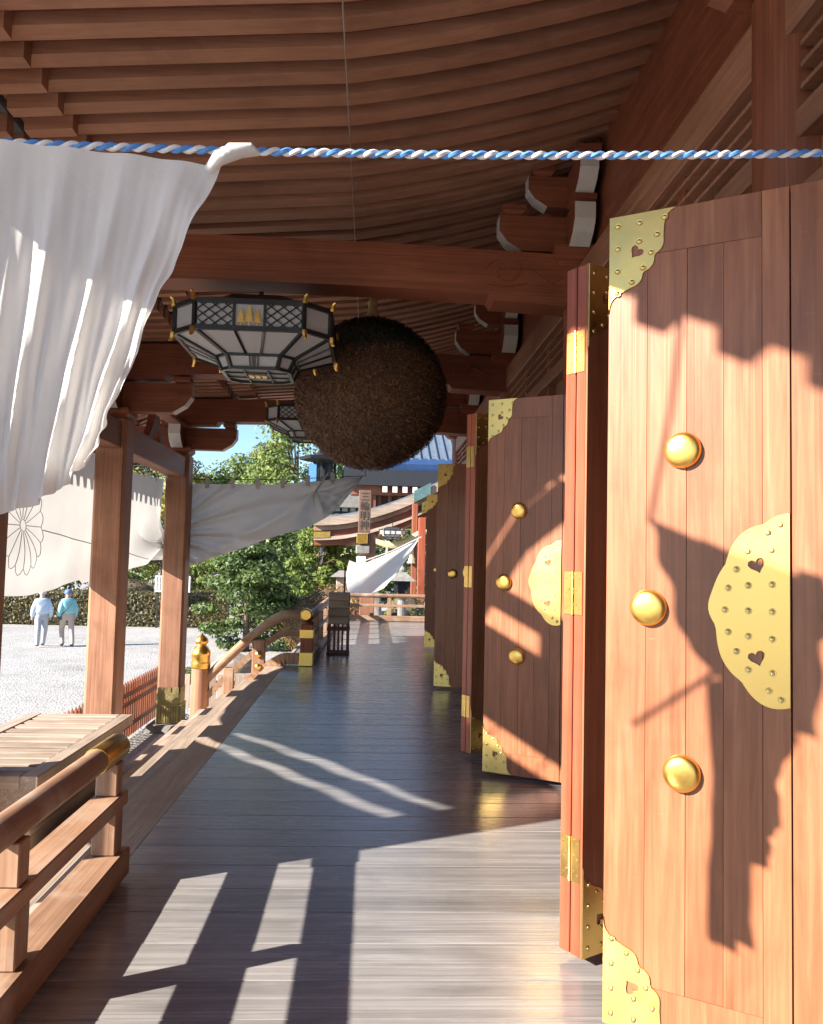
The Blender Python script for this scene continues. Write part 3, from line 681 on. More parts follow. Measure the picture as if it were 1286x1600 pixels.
    if detail:
        for ang in (0, 180):
            q = MB()
            for cx, hgt, wd, dy in ((0, 0.165, 0.070, -0.006), (-0.062, 0.135, 0.066, 0), (0.062, 0.135, 0.066, 0)):
                for lv in range(4):
                    w_ = wd*(1.0, 0.92, 0.75, 0.48)[lv]*0.5; z0_ = hgt*(0.20+0.19*lv); z1_ = hgt*(0.52+0.16*lv)
                    lp = [(cx, z1_), (cx-w_*0.55, z0_+(z1_-z0_)*0.62), (cx-w_, z0_), (cx-w_*0.5, z0_+0.006), (cx, z0_+0.012), (cx+w_*0.5, z0_+0.006), (cx+w_, z0_), (cx+w_*0.55, z0_+(z1_-z0_)*0.62)]
                    q.prism([(u*s, v*s) for u, v in lp], 0, 0.004*s, lambda u, v, tt: (u, -0.60*s-0.007-tt+dy+0.0015*lv, -0.195*s+v))
                q.prism([((cx-0.004)*s, 0.006*s), ((cx+0.004)*s, 0.006*s), ((cx+0.004)*s, hgt*0.3*s), ((cx-0.004)*s, hgt*0.3*s)], 0, 0.003*s, lambda u, v, tt: (u, -0.60*s-0.006-tt+dy, -0.195*s+v))
            part('tree_crest', q, 'gold', t, world=False, rotz=R(ang))
        q = MB()
        for k in range(3): q.box((-0.075+k*0.052)*s, (-0.035+k*0.052)*s, -0.05*s, 0.05*s, z4-0.012*s, z4-0.006*s)
        part('base_crest', q, 'gold', t, world=False)
    return t
build_lantern('hanging_lantern', 'nearer octagonal black and white hanging lantern with gold tree crest', -0.95, 6.83, 3.48, 3.75)
build_lantern('hanging_lantern', 'farther octagonal hanging lantern half hidden behind the cedar ball', -1.0, 13.0, 3.84, 4.42)

# ------------------------------------------------------------------ cedar ball
BC = Vector((-0.03, 8.2, 3.20)); BR = 0.765
ball = thing('cedar_ball', 'huge brown ball of cedar twigs hanging from veranda ceiling', 'cedar ball', BC-Vector((0, 0, BR)))
q = MB(); q.lathe(BC, [(max(0.001, (BR-0.045)*math.sin(math.pi*k/16)), -(BR-0.045)*math.cos(math.pi*k/16)) for k in range(17)], 28); part('core', q, 'bark', ball, smooth=True)
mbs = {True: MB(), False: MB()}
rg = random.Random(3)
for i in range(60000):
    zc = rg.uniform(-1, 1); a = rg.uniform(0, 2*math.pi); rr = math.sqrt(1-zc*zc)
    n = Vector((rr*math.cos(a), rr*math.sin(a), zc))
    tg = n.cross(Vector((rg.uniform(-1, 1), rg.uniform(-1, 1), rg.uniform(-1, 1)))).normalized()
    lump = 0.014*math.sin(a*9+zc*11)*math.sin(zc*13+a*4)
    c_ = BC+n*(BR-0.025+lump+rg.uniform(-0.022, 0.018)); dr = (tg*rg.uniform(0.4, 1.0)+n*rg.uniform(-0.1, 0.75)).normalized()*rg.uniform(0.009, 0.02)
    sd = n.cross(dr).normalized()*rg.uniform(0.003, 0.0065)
    top = zc+0.06*math.sin(a*2+1)+rg.uniform(-0.06, 0.06) > 0.42  # upper twigs go near-black green: shade at the top put into colour
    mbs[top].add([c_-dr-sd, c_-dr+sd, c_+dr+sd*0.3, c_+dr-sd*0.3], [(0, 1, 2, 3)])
for top, nm, mt in ((False, 'brown_twigs', 'cedar_brown'), (True, 'shade_green_twigs', 'cedar_shade_green')):
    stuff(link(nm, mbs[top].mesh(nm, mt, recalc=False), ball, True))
q = MB(); q.tube([BC+Vector((0, 0, BR-0.05)), BC+Vector((0, 0, BR+0.1)), (BC.x, BC.y, 4.44)], 0.022, 8)
q.lathe(BC+Vector((0, 0, BR)), [(0.03, -0.02), (0.065, 0.03), (0.04, 0.10), (0.055, 0.16), (0.025, 0.22)], 10)
part('hanging_rope', q, 'straw', ball, smooth=True)

# ------------------------------------------------------------------ ropes and curtains
RA, RB = Vector((-1.45, 1.69, 2.39)), Vector((1.28, 1.77, 2.51))
rope = thing('twisted_rope', 'blue and white twisted rope stretched across beneath the rafters', 'rope', RA)
for nm, mt, ph in (('blue_strand', 'blue_strand', 0), ('white_strand', 'white_strand', math.pi)):
    q = MB(); n = 700; pts = []
    d = (RB-RA); L = d.length; d.normalize(); e1 = d.cross(Vector((0, 0, 1))).normalized(); e2 = e1.cross(d)
    for k in range(n+1):
        u = k/n; sag = -0.10*4*u*(1-u)*0.35; th = 2*math.pi*u*L/0.052+ph
        pts.append(RA+d*(L*u)+Vector((0, 0, sag))+(e1*math.cos(th)+e2*math.sin(th))*0.0042)
    q.tube(pts, 0.0052, 6); part(nm, q, mt, rope, smooth=True)
q = MB(); q.tube([(-0.215, 0.5, 4.405), (-0.215, 3.0, 4.40), (-0.20, 6.6, 4.40), (-0.2, 10, 4.40)], 0.0045, 6)
tag(part('ceiling_wire', q, 'wire', None, smooth=True), 'thin pale wire running lengthwise under the ceiling rafters', 'wire')

# near white curtain gathered on the rope
def near_cloth(u, v):
    # u: 0 right edge .. 1 left; v: 0 top .. 1 bottom
    rx = [(-0.328, 2.362), (-0.38, 2.243), (-0.432, 2.12), (-0.49, 1.96), (-0.537, 1.825), (-0.57, 1.745)]
    f = v*5; k = min(4, int(f)); f -= k
    ex = rx[k][0]+(rx[k+1][0]-rx[k][0])*f; ez = rx[k][1]+(rx[k+1][1]-rx[k][1])*f
    lx = -1.0; lz = 2.40-v*(0.80+0.05*math.sin(3*v))
    uu = u**1.15
    x = ex+(lx-ex)*uu; z = ez+(lz-ez)*uu
    z -= 0.06*math.sin(math.pi*u)*(v**2)
    fold = 0.018*math.sin(u*34+v*7*u)*(0.25+0.75*v)*(1-0.6*math.exp(-u*9))+0.012*math.sin(u*71+v*3)*v+0.012*math.sin(v*22+u*15)*math.exp(-u*7)
    rf = math.exp(-u*30); x += 0.003*math.sin(v*55)*rf*v; fold += 0.006*math.sin(v*70)*rf*v+0.004*math.sin(u*160+v*25)*v
    yy = 1.70-0.02*u+fold+0.05*v*math.sin(u*6)
    return (x, yy, z)
nc = thing('white_curtain', 'bright white curtain gathered on the blue rope at upper left', 'curtain', (-0.6, 1.7, 1.75))
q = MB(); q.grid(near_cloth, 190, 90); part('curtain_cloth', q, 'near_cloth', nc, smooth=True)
q = MB()
for k in range(3):
    q.tube([(-0.352+0.012*k, 1.686-0.006*k, 2.343+0.01*k), (-0.328+0.012*k, 1.674, 2.365+0.008*k), (-0.285+0.01*k, 1.678, 2.381+0.004*k), (-0.249, 1.686, 2.384)], [0.010, 0.016, 0.012, 0.005], 10)
part('tied_knot', q, 'near_cloth', nc, smooth=True)

def shadow_flap(u, v):  # added out-of-view cloth, shaped to throw a shadow on the nearest door
    tl, tr, bl_, br = (-1.50, 1.62, 3.13), (-0.98, 1.36, 2.92), (-1.28, 1.60, 2.66), (-1.00, 1.38, 2.42)
    top_ = Vector(tl).lerp(Vector(tr), u); bot = Vector(bl_).lerp(Vector(br), u); p = top_.lerp(bot, v)
    p.z -= 0.07*math.sin(math.pi*u)*(0.4+v); p.x += 0.02*math.sin(v*14+u*5); p.y += 0.03*math.sin(u*22)
    return tuple(p)
q = MB(); q.grid(shadow_flap, 40, 30); part('curtain_cloth', q, 'near_cloth', nc, smooth=True)
q = MB(); q.tube([(-1.5, 1.62, 3.12), (-1.62, 1.5, 3.6), (-1.7, 1.4, 4.3)], 0.008, 6); part('shadow_flap_cord', q, 'white_strand', nc)  # cords made up to hang the added cloth
q = MB(); q.tube([(-0.98, 1.36, 2.91), (-0.9, 1.25, 3.4), (-0.85, 1.15, 4.36)], 0.008, 6); part('shadow_flap_cord', q, 'white_strand', nc)
# long curtain hung outside the canopy posts (runs along Y)
CX = -3.46
def crest_cloth(u, v):
    yy = 3.2+u*10.82
    zt = 2.82-0.06*abs(math.sin((yy-3.35)/3.5*math.pi))*1.0
    # bottom edge
    if yy < 10.2: zb = 1.26-0.14*math.sin(max(0, (yy-6.85)/3.5)*math.pi) if yy > 6.85 else 1.26+0.32*(6.85-yy)
    else: zb = 1.20+0.28*((yy-10.2)/3.5)**1.3
    z = zt+(zb-zt)*v
    x = CX+0.035*math.sin(yy*2.1+v*3)*v+0.015*math.sin(yy*7.3+2*v)*v+0.02*math.sin(v*16+yy)*v*v
    # pull towards the tie on the last post
    dd = math.exp(-(((yy-13.4)/0.9)**2+((z-1.75)/0.5)**2)); x += 0.14*dd*math.sin(4*math.atan2(z-1.75, yy-13.7))
    return (x, yy, z)
cc = thing('white_curtain', 'long white curtain with printed flower crest hung behind the canopy posts', 'curtain', (CX, 8, 1.1))
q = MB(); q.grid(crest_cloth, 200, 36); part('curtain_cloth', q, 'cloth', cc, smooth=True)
for lo_, hi_ in ((0.19, 0.055), (1.2, 0.255)):   # unseen sheets added under the curtain to slit the sun into floor streaks
    q = MB(); q.grid(lambda u, v: (CX+0.02*math.sin(u*30), 3.25+u*3.75, max(0.35, 1.26+0.32*(3.6-u*3.75)-hi_-(lo_-hi_)*v)), 60, 4); part('curtain_cloth', q, 'cloth', cc, smooth=True)
# printed sixteen petal crest, thin line work lying on the cloth
q = MB(); c0y, c0z = 8.45, 1.82; RAD = 0.50
def on_cloth(yy, z):
    x, _, _ = crest_cloth((yy-3.2)/10.82, max(0, min(1, (2.78-z)/1.6))); return (x+0.0065, yy, z)
for k in range(16):
    a0 = 2*math.pi*k/16; pts = []
    for t_ in range(21):
        s_ = t_/20
        if s_ < 0.4: r = 0.07+(RAD*0.86-0.07)*s_/0.4; a = a0+0.0
        elif s_ > 0.6: r = 0.07+(RAD*0.86-0.07)*(1-s_)/0.4; a = a0+2*math.pi/16
        else:
            f = (s_-0.4)/0.2; a = a0+f*2*math.pi/16; r = RAD*0.86+0.075*math.sin(math.pi*f)
        pts.append(on_cloth(c0y+r*math.cos(a), c0z+r*math.sin(a)))
    q.tube(pts, 0.004, 4)
q.tube([on_cloth(c0y+0.06*math.cos(k*0.524), c0z+0.06*math.sin(k*0.524)) for k in range(13)], 0.004, 4)
part('printed_crest', q, 'faint_ink', cc)
q = MB(); q.tube([on_cloth(8.95+0.24*k, 1.79-0.016*k) for k in range(18)], 0.006, 4); part('seam_cord', q, 'faint_ink', cc)
for k in range(30):
    q = MB(); yy = 3.4+0.35*k; q.tube([(CX, yy, 2.74), (CX, yy, 2.84), (CX+0.18, yy, 2.86)], 0.008, 5); part('hanging_loop', q, 'faint_ink', cc)

# shaded curtain at right angles, beyond the last post
SB = [(-3.3, 1.22), (-3.0, 1.40), (-2.5, 1.58), (-2.0, 1.76), (-1.5, 1.95), (-1.1, 2.08), (-0.75, 2.25), (-0.5, 2.48), (-0.3, 2.74), (-0.15, 2.965)]
def shade_cloth(u, v):
    x = -3.3+u*3.15; zt = lint([(-3.3, 2.77), (-1.6, 2.80), (-0.15, 2.975)], x); zb = lint(SB, x)
    z = zt+(zb-zt)*v
    yy = 14.12
    # folds radiating from the tie on the post and from the pulled up loop
    a1 = math.atan2(z-1.95, x+3.5); r1 = math.hypot(z-1.95, x+3.5)
    yy += (0.10*math.sin(a1*19+0.5*math.sin(r1*3))+0.05*math.sin(a1*37+1))*math.exp(-r1*0.45)*min(1, r1*2)
    a2 = math.atan2(z-2.72, x+0.95); r2_ = math.hypot(z-2.72, x+0.95)
    yy += 0.16*math.sin(a2*6+0.4+1.5*math.sin(a2))*math.exp(-r2_*1.2)*min(1, r2_*3)*(0.5-0.5*math.sin(a2))
    a3 = math.atan2(z-2.97, x+0.1); yy += 0.05*math.sin(a3*26)*math.exp(-((x+0.1)**2)*1.2)
    yy += 0.12*math.exp(-((z-(1.45+0.55*(x+3.0)))/0.10)**2)*(1 if x < -1.0 else 0.0)*min(1, (-1.0-x)*2 if x < -1 else 0)
    return (x, yy, z)
sc_ = thing('white_curtain', 'shaded white curtain slung between the farther post and a wire, garden below', 'curtain', (-1.7, 14.1, 1.4))
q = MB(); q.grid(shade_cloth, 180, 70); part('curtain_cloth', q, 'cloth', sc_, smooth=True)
for k in range(6):
    q = MB(); x = -2.75+0.42*k; zt = lint([(-3.3, 2.77), (-1.6, 2.80), (-0.15, 2.975)], x); q.box(x-0.035, x+0.035, 14.075, 14.09, zt-0.08, zt+0.10); part('hanging_tab', q, 'cloth', sc_)
q = MB(); q.tube([(-3.1, 14.11, 2.85), (-1.6, 14.11, 2.88), (-0.1, 14.11, 2.99), (-0.1, 14.11, 4.3)], 0.008, 6); part('support_wire', q, 'dark_metal', sc_)
q = MB(); q.tube([(-0.72, 14.03, 3.02), (-0.83, 14.03, 2.86), (-0.98, 14.03, 2.62), (-0.95, 14.03, 2.45)], [0.012, 0.02, 0.025, 0.008], 6); part('tie_cord', q, 'cloth', sc_, smooth=True)

# ------------------------------------------------------------------ fortune box stand with pole
fb = thing('fortune_box', 'pale wooden box on slatted dark stand beside veranda railing', 'box stand', (-0.47, 13.9, 0))
for k in range(4):
    q = MB(); z = 0.50+0.1285*k; q.box(-0.65, -0.30, 13.72, 14.08, z+0.001, z+0.1275); part('board', q, 'weathered_x', fb, bevel=0.012)
for xx in (-0.63, -0.54, -0.475, -0.41, -0.32):
    for yy in (13.76, 14.04):
        q = MB(); s_ = 0.022 if xx in (-0.63, -0.32) else 0.012; q.box(xx-s_, xx+s_, yy-s_, yy+s_, 0.05, 0.499); part('leg', q, 'stand_wood', fb)
for z in (0.05, 0.44):
    for ya, yb in ((13.735, 13.79), (14.012, 14.065)):
        q = MB(); q.box(-0.66, -0.29, ya, yb, z-0.045, z); part('stretcher', q, 'stand_wood', fb)
q = MB(); q.tube([(-0.40, 14.06, 0.9), (-0.40, 14.06, 1.42)], 0.014, 6); part('rod', q, 'dark_metal', fb)

# ------------------------------------------------------------------ sign column with sign board at the far deck corner
sgn = thing('sign_board', 'tall wooden sign board with four brushed characters on the corner column', 'sign', (-0.15, 21.9, 0))
q = MB(); q.box(-0.31, 0.01, 21.84, 21.90, 2.28, 3.40)
def sgx(z): return 0.0
o_ = part('board', q, 'sign_wood', sgn, bevel=0.01)
fc = bpy.data.curves.new('sign_text', 'FONT'); fc.body = '三\n輪\n明\n神'; fc.size = 0.255; fc.align_x = 'CENTER'; fc.space_line = 0.98; fc.extrude = 0.003
vs_, fs_ = curve_data(fc)
zs = [v[1] for v in vs_]; zmid = (max(zs)+min(zs))/2; xs_ = [v[0] for v in vs_]; xmid = (max(xs_)+min(xs_))/2
q = MB(); q.add([(-0.15+(v[0]-xmid), 21.834-v[2], 2.85+(v[1]-zmid)) for v in vs_], fs_); part('lettering', q, 'ink', o_)
scn = thing('bracket_column', 'slender column with gilt cap and white block ends under sign board', 'column', (-0.15, 22.0, 0))
q = MB(); q.box(-0.22, 0.16, 21.95, 22.25, 0.01, 2.26); part('shaft', q, 'beam_wood_z', scn, bevel=0.015)
q = MB(); q.box(-0.34, -0.06, 21.80, 21.945, 2.0, 2.25); part('gilt_cap', q, 'gold', scn, bevel=0.01)
q = MB(); q.box(-0.36, 0.02, 21.86, 21.944, 1.72, 1.96); part('bearing_block', q, 'stone', scn, bevel=0.03)
q = MB(); q.box(-0.33, -0.08, 21.82, 21.943, 1.38, 1.66); part('white_block', q, 'white_paint', scn, bevel=0.012)

# sunlit white curtain at the far end
FB = [(-0.52, 0.70), (-0.2, 0.64), (0.05, 0.68), (0.4, 0.84), (0.7, 1.2), (1.0, 1.62), (1.28, 2.12)]
FT = [(-0.52, 1.55), (-0.2, 1.44), (0.2, 1.62), (0.6, 1.80), (1.0, 2.00), (1.28, 2.16)]
def far_cloth(u, v):
    x = -0.52+u*1.8; zt = lint(FT, x); zb = lint(FB, x); z = zt+(zb-zt)*v
    a = math.atan2(z-2.2, x-1.4)
    return (x-0.06*math.sin(math.pi*v)*(1-u), 21.75+0.10*math.sin(a*13)*(0.3+v*0.5)-0.15*v*(1-u)+0.25*v*u, z)
fc_ = thing('white_curtain', 'small brilliant white curtain blowing at the far end of veranda', 'curtain', (0.3, 21.8, 0.7))
q = MB(); q.grid(far_cloth, 60, 40); part('curtain_cloth', q, 'near_cloth', fc_, smooth=True)
q = MB(); q.tube([(-0.3, 21.76, 1.47), (0.6, 21.76, 1.82), (1.35, 21.76, 2.2)], 0.02, 6); part('cord', q, 'cloth', fc_)

# ------------------------------------------------------------------ far hall with curved gable
fh = thing('far_hall', 'distant shrine hall with curved tan gable, blue roof and red posts', 'building', (3.2, 30, GZ))
AX = 3.9
KP = [(-2.2, 2.33), (-1.5, 2.35), (-0.85, 2.42), (-0.1, 2.60), (0.77, 2.88), (1.5, 3.19), (2.5, 3.72), (3.2, 4.05), (3.9, 4.18)]
def kara(x):
    x = AX-abs(AX-x); 
    return (lint(KP, x-0.25)+lint(KP, x)+lint(KP, x+0.25))/3
KX = [AX-5.9+0.295*k for k in range(41)]
def kstrip(nm, lo, hi, y0, y1, mat, xs=KX):
    q = MB()
    for a, b in zip(xs[:-1], xs[1:]): q.prism([(a, kara(a)+lo), (b, kara(b)+lo), (b, kara(b)+hi), (a, kara(a)+hi)], y0, y1, lambda u, v, t: (u, t, v))
    return part(nm, q, mat, fh)
kstrip('gable_roof', 0.42, 0.72, 29.6, 36, 'weathered_x'); kstrip('shingle_edge', 0.721, 0.80, 29.9, 36, 'roof_copper')
kstrip('gable_board', 0.24, 0.418, 29.75, 30.2, 'pale_wood_x'); kstrip('barge_board', 0.02, 0.238, 29.85, 30.1, 'red_wood_x'); kstrip('barge_trim', -0.10, 0.018, 29.80, 30.1, 'weathered_x')
kstrip('gable_underside', -0.28, -0.102, 29.95, 35.9, 'red_wood_x')
kstrip('ridge_patina', 0.44, 0.86, 29.5, 29.595, 'patina', KX[12:15]); kstrip('ridge_shade', 0.30, 0.84, 29.45, 29.494, 'red_wood_x', KX[15:20])
kstrip('gilt_plate', -0.02, 0.20, 29.78, 29.798, 'gold', KX[:3]); kstrip('gilt_plate', -0.12, 0.30, 29.70, 29.745, 'gold', KX[13:19])
for xx in (1.76, 5.9):
    q = MB(); q.box(xx-0.125, xx+0.125, 28.0, 28.25, GZ, 3.05); part('post', q, 'door_edge', fh, bevel=0.02)
for xx in (1.58, 2.5, 3.4):
    q = MB(); q.box(xx-0.10, xx+0.10, 29.3, 29.6, GZ, 3.6); part('post', q, 'red_wood_z', fh, bevel=0.02)
# upper roof
q = MB(); q.prism([(33.2, 5.35), (33.2, 5.05), (40, 8.2), (40, 8.6)], -1.0, 12, lambda a, b, t: (t, a, b)); part('main_roof', q, 'roof_copper', fh)
for k in range(34):
    q = MB(); q.bar((-0.9+0.36*k, 33.25, 5.42), (-0.9+0.36*k, 40, 8.66), 0.08, 0.07); part('roof_rib', q, 'roof_copper', fh)
q = MB(); q.prism([(33.15, 5.2), (33.10, 5.45), (34.0, 5.80), (34.0, 5.5)], -1.05, 12, lambda a, b, t: (t, a, b)); part('roof_band', q, 'roof_sky_tint', fh)
q = MB(); q.box(-1.1, 12, 32.95, 33.14, 4.55, 5.18); part('eave_fascia', q, 'dark_metal', fh)
q = MB(); q.box(-0.8, 12, 33.3, 34.2, 4.2, 5.0); part('eave_soffit', q, 'red_wood_x', fh)
for k in range(7):
    xx = 0.55+0.40*k; q = MB(); q.box(xx-0.10, xx+0.10, 33.0, 33.4, 4.28, 4.53); b_ = part('beam_end', q, 'red_wood_y', fh)
    q = MB(); q.box(xx-0.095, xx+0.095, 32.98, 32.997, 4.285, 4.525); part('white_end', q, 'white_paint', b_)
for k in range(11):
    xx = 0.35+0.42*k; q = MB(); q.box(xx-0.07, xx+0.07, 33.9, 34.1, 2.9, 4.2); part('wall_stud', q, 'post_wood', fh)
q = MB(); q.box(0.0, 9, 34.15, 34.3, 2.9, 4.2); part('wall', q, 'red_wood_z', fh)
q = MB(); q.box(-0.32, 0.22, 33.4, 33.7, 2.6, 4.9); part('corner_column', q, 'red_wood_z', fh, bevel=0.02)
q = MB(); q.box(-0.33, 0.02, 33.36, 33.395, 3.7, 4.75); part('gilt_sleeve', q, 'gold', fh)
# straw rope with tassels
sr = thing('straw_rope', 'pale straw festoon rope with tassels under the distant curved gable', 'straw rope', (1.0, 29.2, 2.0))
pts = [(-0.1+0.12*k, 29.2, 2.40-0.38*math.sin(math.pi*min(1, k/16))+0.012*k) for k in range(21)]
q = MB(); q.tube(pts, [0.05+0.09*math.sin(math.pi*k/20) for k in range(21)], 8); part('rope', q, 'straw', sr, smooth=True)
for xx, zz in ((-0.08, 2.36), (0.62, 2.02), (1.5, 2.12)):
    q = MB(); q.tube([(xx, 29.15, zz), (xx-0.01, 29.15, zz-0.3), (xx-0.02, 29.15, zz-0.62)], [0.03, 0.06, 0.14], 8); part('tassel', q, 'straw', sr, smooth=True)
build_lantern('hanging_lantern', 'tiny dark hanging lantern under the distant curved gable', 0.78, 28.9, 2.62, 2.9, 0.75, detail=False)

# ------------------------------------------------------------------ garden: trees, hedge, shrubs
def leaves(q, c, rad, n, size, rg, shell=0.55):
    c = Vector(c)
    for _ in range(n):
        while True:
            p = Vector((rg.uniform(-1, 1), rg.uniform(-1, 1), rg.uniform(-1, 1)))
            if shell < p.length < 1: break
        pos = c+Vector((p.x*rad[0], p.y*rad[1], p.z*rad[2]))
        nn = (p.normalized()+Vector((rg.uniform(-1, 1), rg.uniform(-1, 1), rg.uniform(-0.4, 1.2)))*0.9).normalized()
        a = nn.cross(Vector((rg.uniform(-1, 1), rg.uniform(-1, 1), rg.uniform(-1, 1))))
        if a.length < 1e-3: continue
        a.normalize(); b = nn.cross(a); s = size*rg.uniform(0.6, 1.4)
        q.add([pos-a*s*0.5, pos+b*s*0.28, pos+a*s*0.5, pos-b*s*0.28], [(0, 1, 2, 3)])
def tree(name, label, base, h, rad, mat, n=5000, size=0.22, clumps=22, trunk=0.18, seed=1, flat=1.0, cat='tree', group=None, low=0.25, lean=0.0, core=True):
    rg = random.Random(seed); base = Vector(base)
    t = thing(name, label, cat, base, 0, group)
    q = MB(); top = base+Vector((lean, 0, h*0.75)); mid = base+Vector((lean*0.3+rg.uniform(-.1, .1)*h*0.2, 0, h*0.35))
    q.tube([base-Vector((0, 0, 0.1)), base+Vector((0, 0, h*0.12)), mid, top], [trunk*1.3, trunk, trunk*0.75, trunk*0.3], 8)
    cl = []
    for k in range(clumps):
        u = rg.uniform(0, 1); a = rg.uniform(0, 2*math.pi); zz = low*h+(1-low)*h*u*0.92
        prof = math.sin(math.pi*min(1, 0.18+0.80*u))**0.7
        r = rad*prof*math.sqrt(rg.uniform(0.15, 1.0))
        c = base+Vector((lean*u+r*math.cos(a), r*math.sin(a), zz)); s = rad*rg.uniform(0.26, 0.46)
        cl.append((c, s))
    for c, s in cl[::2]:
        st = base+(mid-base)*rg.uniform(0.6, 1.0) if c.z < mid.z else mid+(top-mid)*rg.uniform(0, 0.7)
        q.tube([st, (st+c)/2+Vector((0, 0, 0.05*h)), c], [trunk*0.4, trunk*0.25, trunk*0.08], 5)
    part('trunk', q, 'bark', t, smooth=True)
    q = MB()
    for c, s in cl: leaves(q, c, (s, s, s*0.8*flat), n//clumps, size, rg, 0.35)
    stuff(link('crown', q.mesh('crown', mat, recalc=False), t, True))
    return t
def mound(name, label, boxes, mat, n, size, cat='shrub', group=None, seed=1, base=None):
    rg = random.Random(seed); t = thing(name, label, cat, base or (boxes[0][0], boxes[0][1], GZ), 0, group)
    q = MB()
    for (cx, cy, cz, rx, ry, rz) in boxes:
        c = MB()
        leaves(q, (cx, cy, cz), (rx, ry, rz), n//len(boxes), size, rg, 0.78)
    core = MB()
    for (cx, cy, cz, rx, ry, rz) in boxes:
        core.grid(lambda u, v: (cx+0.86*rx*math.sin(math.pi*v)*math.cos(2*math.pi*u), cy+0.86*ry*math.sin(math.pi*v)*math.sin(2*math.pi*u), cz+0.86*rz*math.cos(math.pi*v)), 14, 8)
    part('branch_core', core, 'bark', t, smooth=True)
    stuff(link('foliage', q.mesh('foliage', mat, recalc=False), t, True)); return t
GT = 'background trees beyond the hedge'
# clipped hedge along the gravel court
hg = thing('clipped_hedge', 'long low clipped hedge with brownish leaves at gravel edge', 'hedge', (-9, 33.5, GZ))
q = MB(); q.box(-19.8, -5.7, 33.5, 34.8, GZ, 0.0); part('branch_core', q, 'bark', hg)
rg = random.Random(5); q = MB()
for _ in range(16000):
    x = rg.uniform(-20, -5.5); f = rg.random()
    if f < 0.68: p = Vector((x, 33.4+rg.uniform(-0.12, 0.1), rg.uniform(GZ, 0.1))); n0 = Vector((0, -1, 0))
    else: p = Vector((x, rg.uniform(33.4, 34.9), 0.08+rg.uniform(-0.08, 0.07))); n0 = Vector((0, 0, 1))
    p.z += 0.05*math.sin(x*1.7)
    nn = (n0+Vector((rg.uniform(-1, 1), rg.uniform(-1, 1), rg.uniform(-1, 1)))*0.8).normalized(); a = nn.cross(Vector((rg.uniform(-1, 1), 0.3, rg.uniform(-1, 1)))).normalized(); b = nn.cross(a); s = rg.uniform(0.07, 0.15)
    q.add([p-a*s*0.5, p+b*s*0.3, p+a*s*0.5, p-b*s*0.3], [(0, 1, 2, 3)])
stuff(link('foliage', q.mesh('foliage', 'leaf_hedge', recalc=False), hg, True))
# layered evergreen in front of the stair rail
tree('layered_evergreen', 'spreading dark green tree in front of hedge beside the stair rail', (-3.65, 25.5, GZ), 3.3, 1.55, 'leaf_dark', 17000, 0.125, 46, 0.09, 11, 0.55, low=0.06)
tree('garden_tree', 'bright green bushy tree right of the dark layered evergreen', (-1.9, 31.5, GZ), 4.1, 1.25, 'leaf_mid', 7000, 0.15, 26, 0.10, 12, 0.9, low=0.2, group=GT)
tree('garden_tree', 'small yellow-green tree behind hedge left of layered evergreen', (-7.6, 37, GZ), 3.1, 1.3, 'leaf_mid', 4500, 0.16, 20, 0.09, 13, 0.8, low=0.3, group=GT)
tree('garden_tree', 'slender bare-stemmed tree left of the small white curtain', (-1.15, 34, GZ), 3.9, 0.85, 'leaf_hedge', 2200, 0.14, 16, 0.07, 14, 0.8, low=0.35, group=GT)
for i, (x, y, h, r, m, lb) in enumerate(((-12.0, 44, 5.0, 2.6, 'leaf_dark', 'dark evergreen seen between the two canopy posts'), (-8.2, 43, 4.3, 2.3, 'leaf_dark', 'low dark evergreen behind the white notice board'), (-5.0, 42, 4.6, 2.4, 'leaf_dark', 'dark round evergreen just behind the layered evergreen'), (-1.6, 44, 4.8, 2.4, 'leaf_mid', 'mid green evergreen under the curved gable eave'), (2.2, 46, 5.4, 2.6, 'leaf_dark', 'dark evergreen seen past the distant lantern'), (-16.5, 43, 4.6, 2.6, 'leaf_dark', 'dark evergreen left of the nearer canopy post'))):
    tree('evergreen_tree', lb, (x, y, GZ), h, r, m, 6000, 0.20, 22, 0.16, 30+i, 0.9, group=GT, low=0.1)
for i, (x, y, h, r, m, lb) in enumerate(((-14.0, 58, 11.4, 3.2, 'leaf_yellow', 'yellow-green tree showing just right of the farther canopy post'), (-10.2, 62, 11.2, 3.3, 'leaf_light', 'light green tree in the middle under the blue sky'), (-8.0, 66, 12.4, 2.4, 'leaf_orange', 'autumn orange tree beside the tall pale green tree'), (-5.0, 56, 13.4, 3.6, 'leaf_light', 'tall pale green tree left of the dark lantern roof'), (-1.2, 60, 12.6, 3.8, 'leaf_light', 'pale green tree directly behind the dark lantern roof'), (2.6, 62, 12.4, 3.6, 'leaf_light', 'pale green tree behind the distant blue roof'), (-17.6, 60, 12.0, 3.4, 'leaf_mid', 'green tree hidden partly by the farther canopy post'), (-23, 58, 11.8, 3.6, 'leaf_mid', 'leftmost tall green tree beyond the crest curtain'))):
    tree('tall_tree', lb, (x, y, GZ), h, r, m, 15000, 0.25, 46, 0.28, 50+i, 1.0, group=GT, low=0.12)
mound('azalea_mound', 'rounded orange-brown clipped azalea mound behind the veranda railing', [(-1.95, 25.4, -0.40, 0.75, 0.8, 0.90), (-1.3, 25.7, -0.25, 0.85, 0.8, 1.05), (-0.55, 26.1, -0.10, 0.95, 0.8, 1.08)], 'leaf_orange', 9000, 0.075, seed=3)
mound('green_shrub', 'green shrub below the small white curtain near stone lantern', [(1.25, 27.5, -0.35, 0.75, 0.7, 0.95), (0.9, 27.4, -0.6, 0.5, 0.5, 0.7)], 'leaf_light', 3200, 0.08, seed=4)
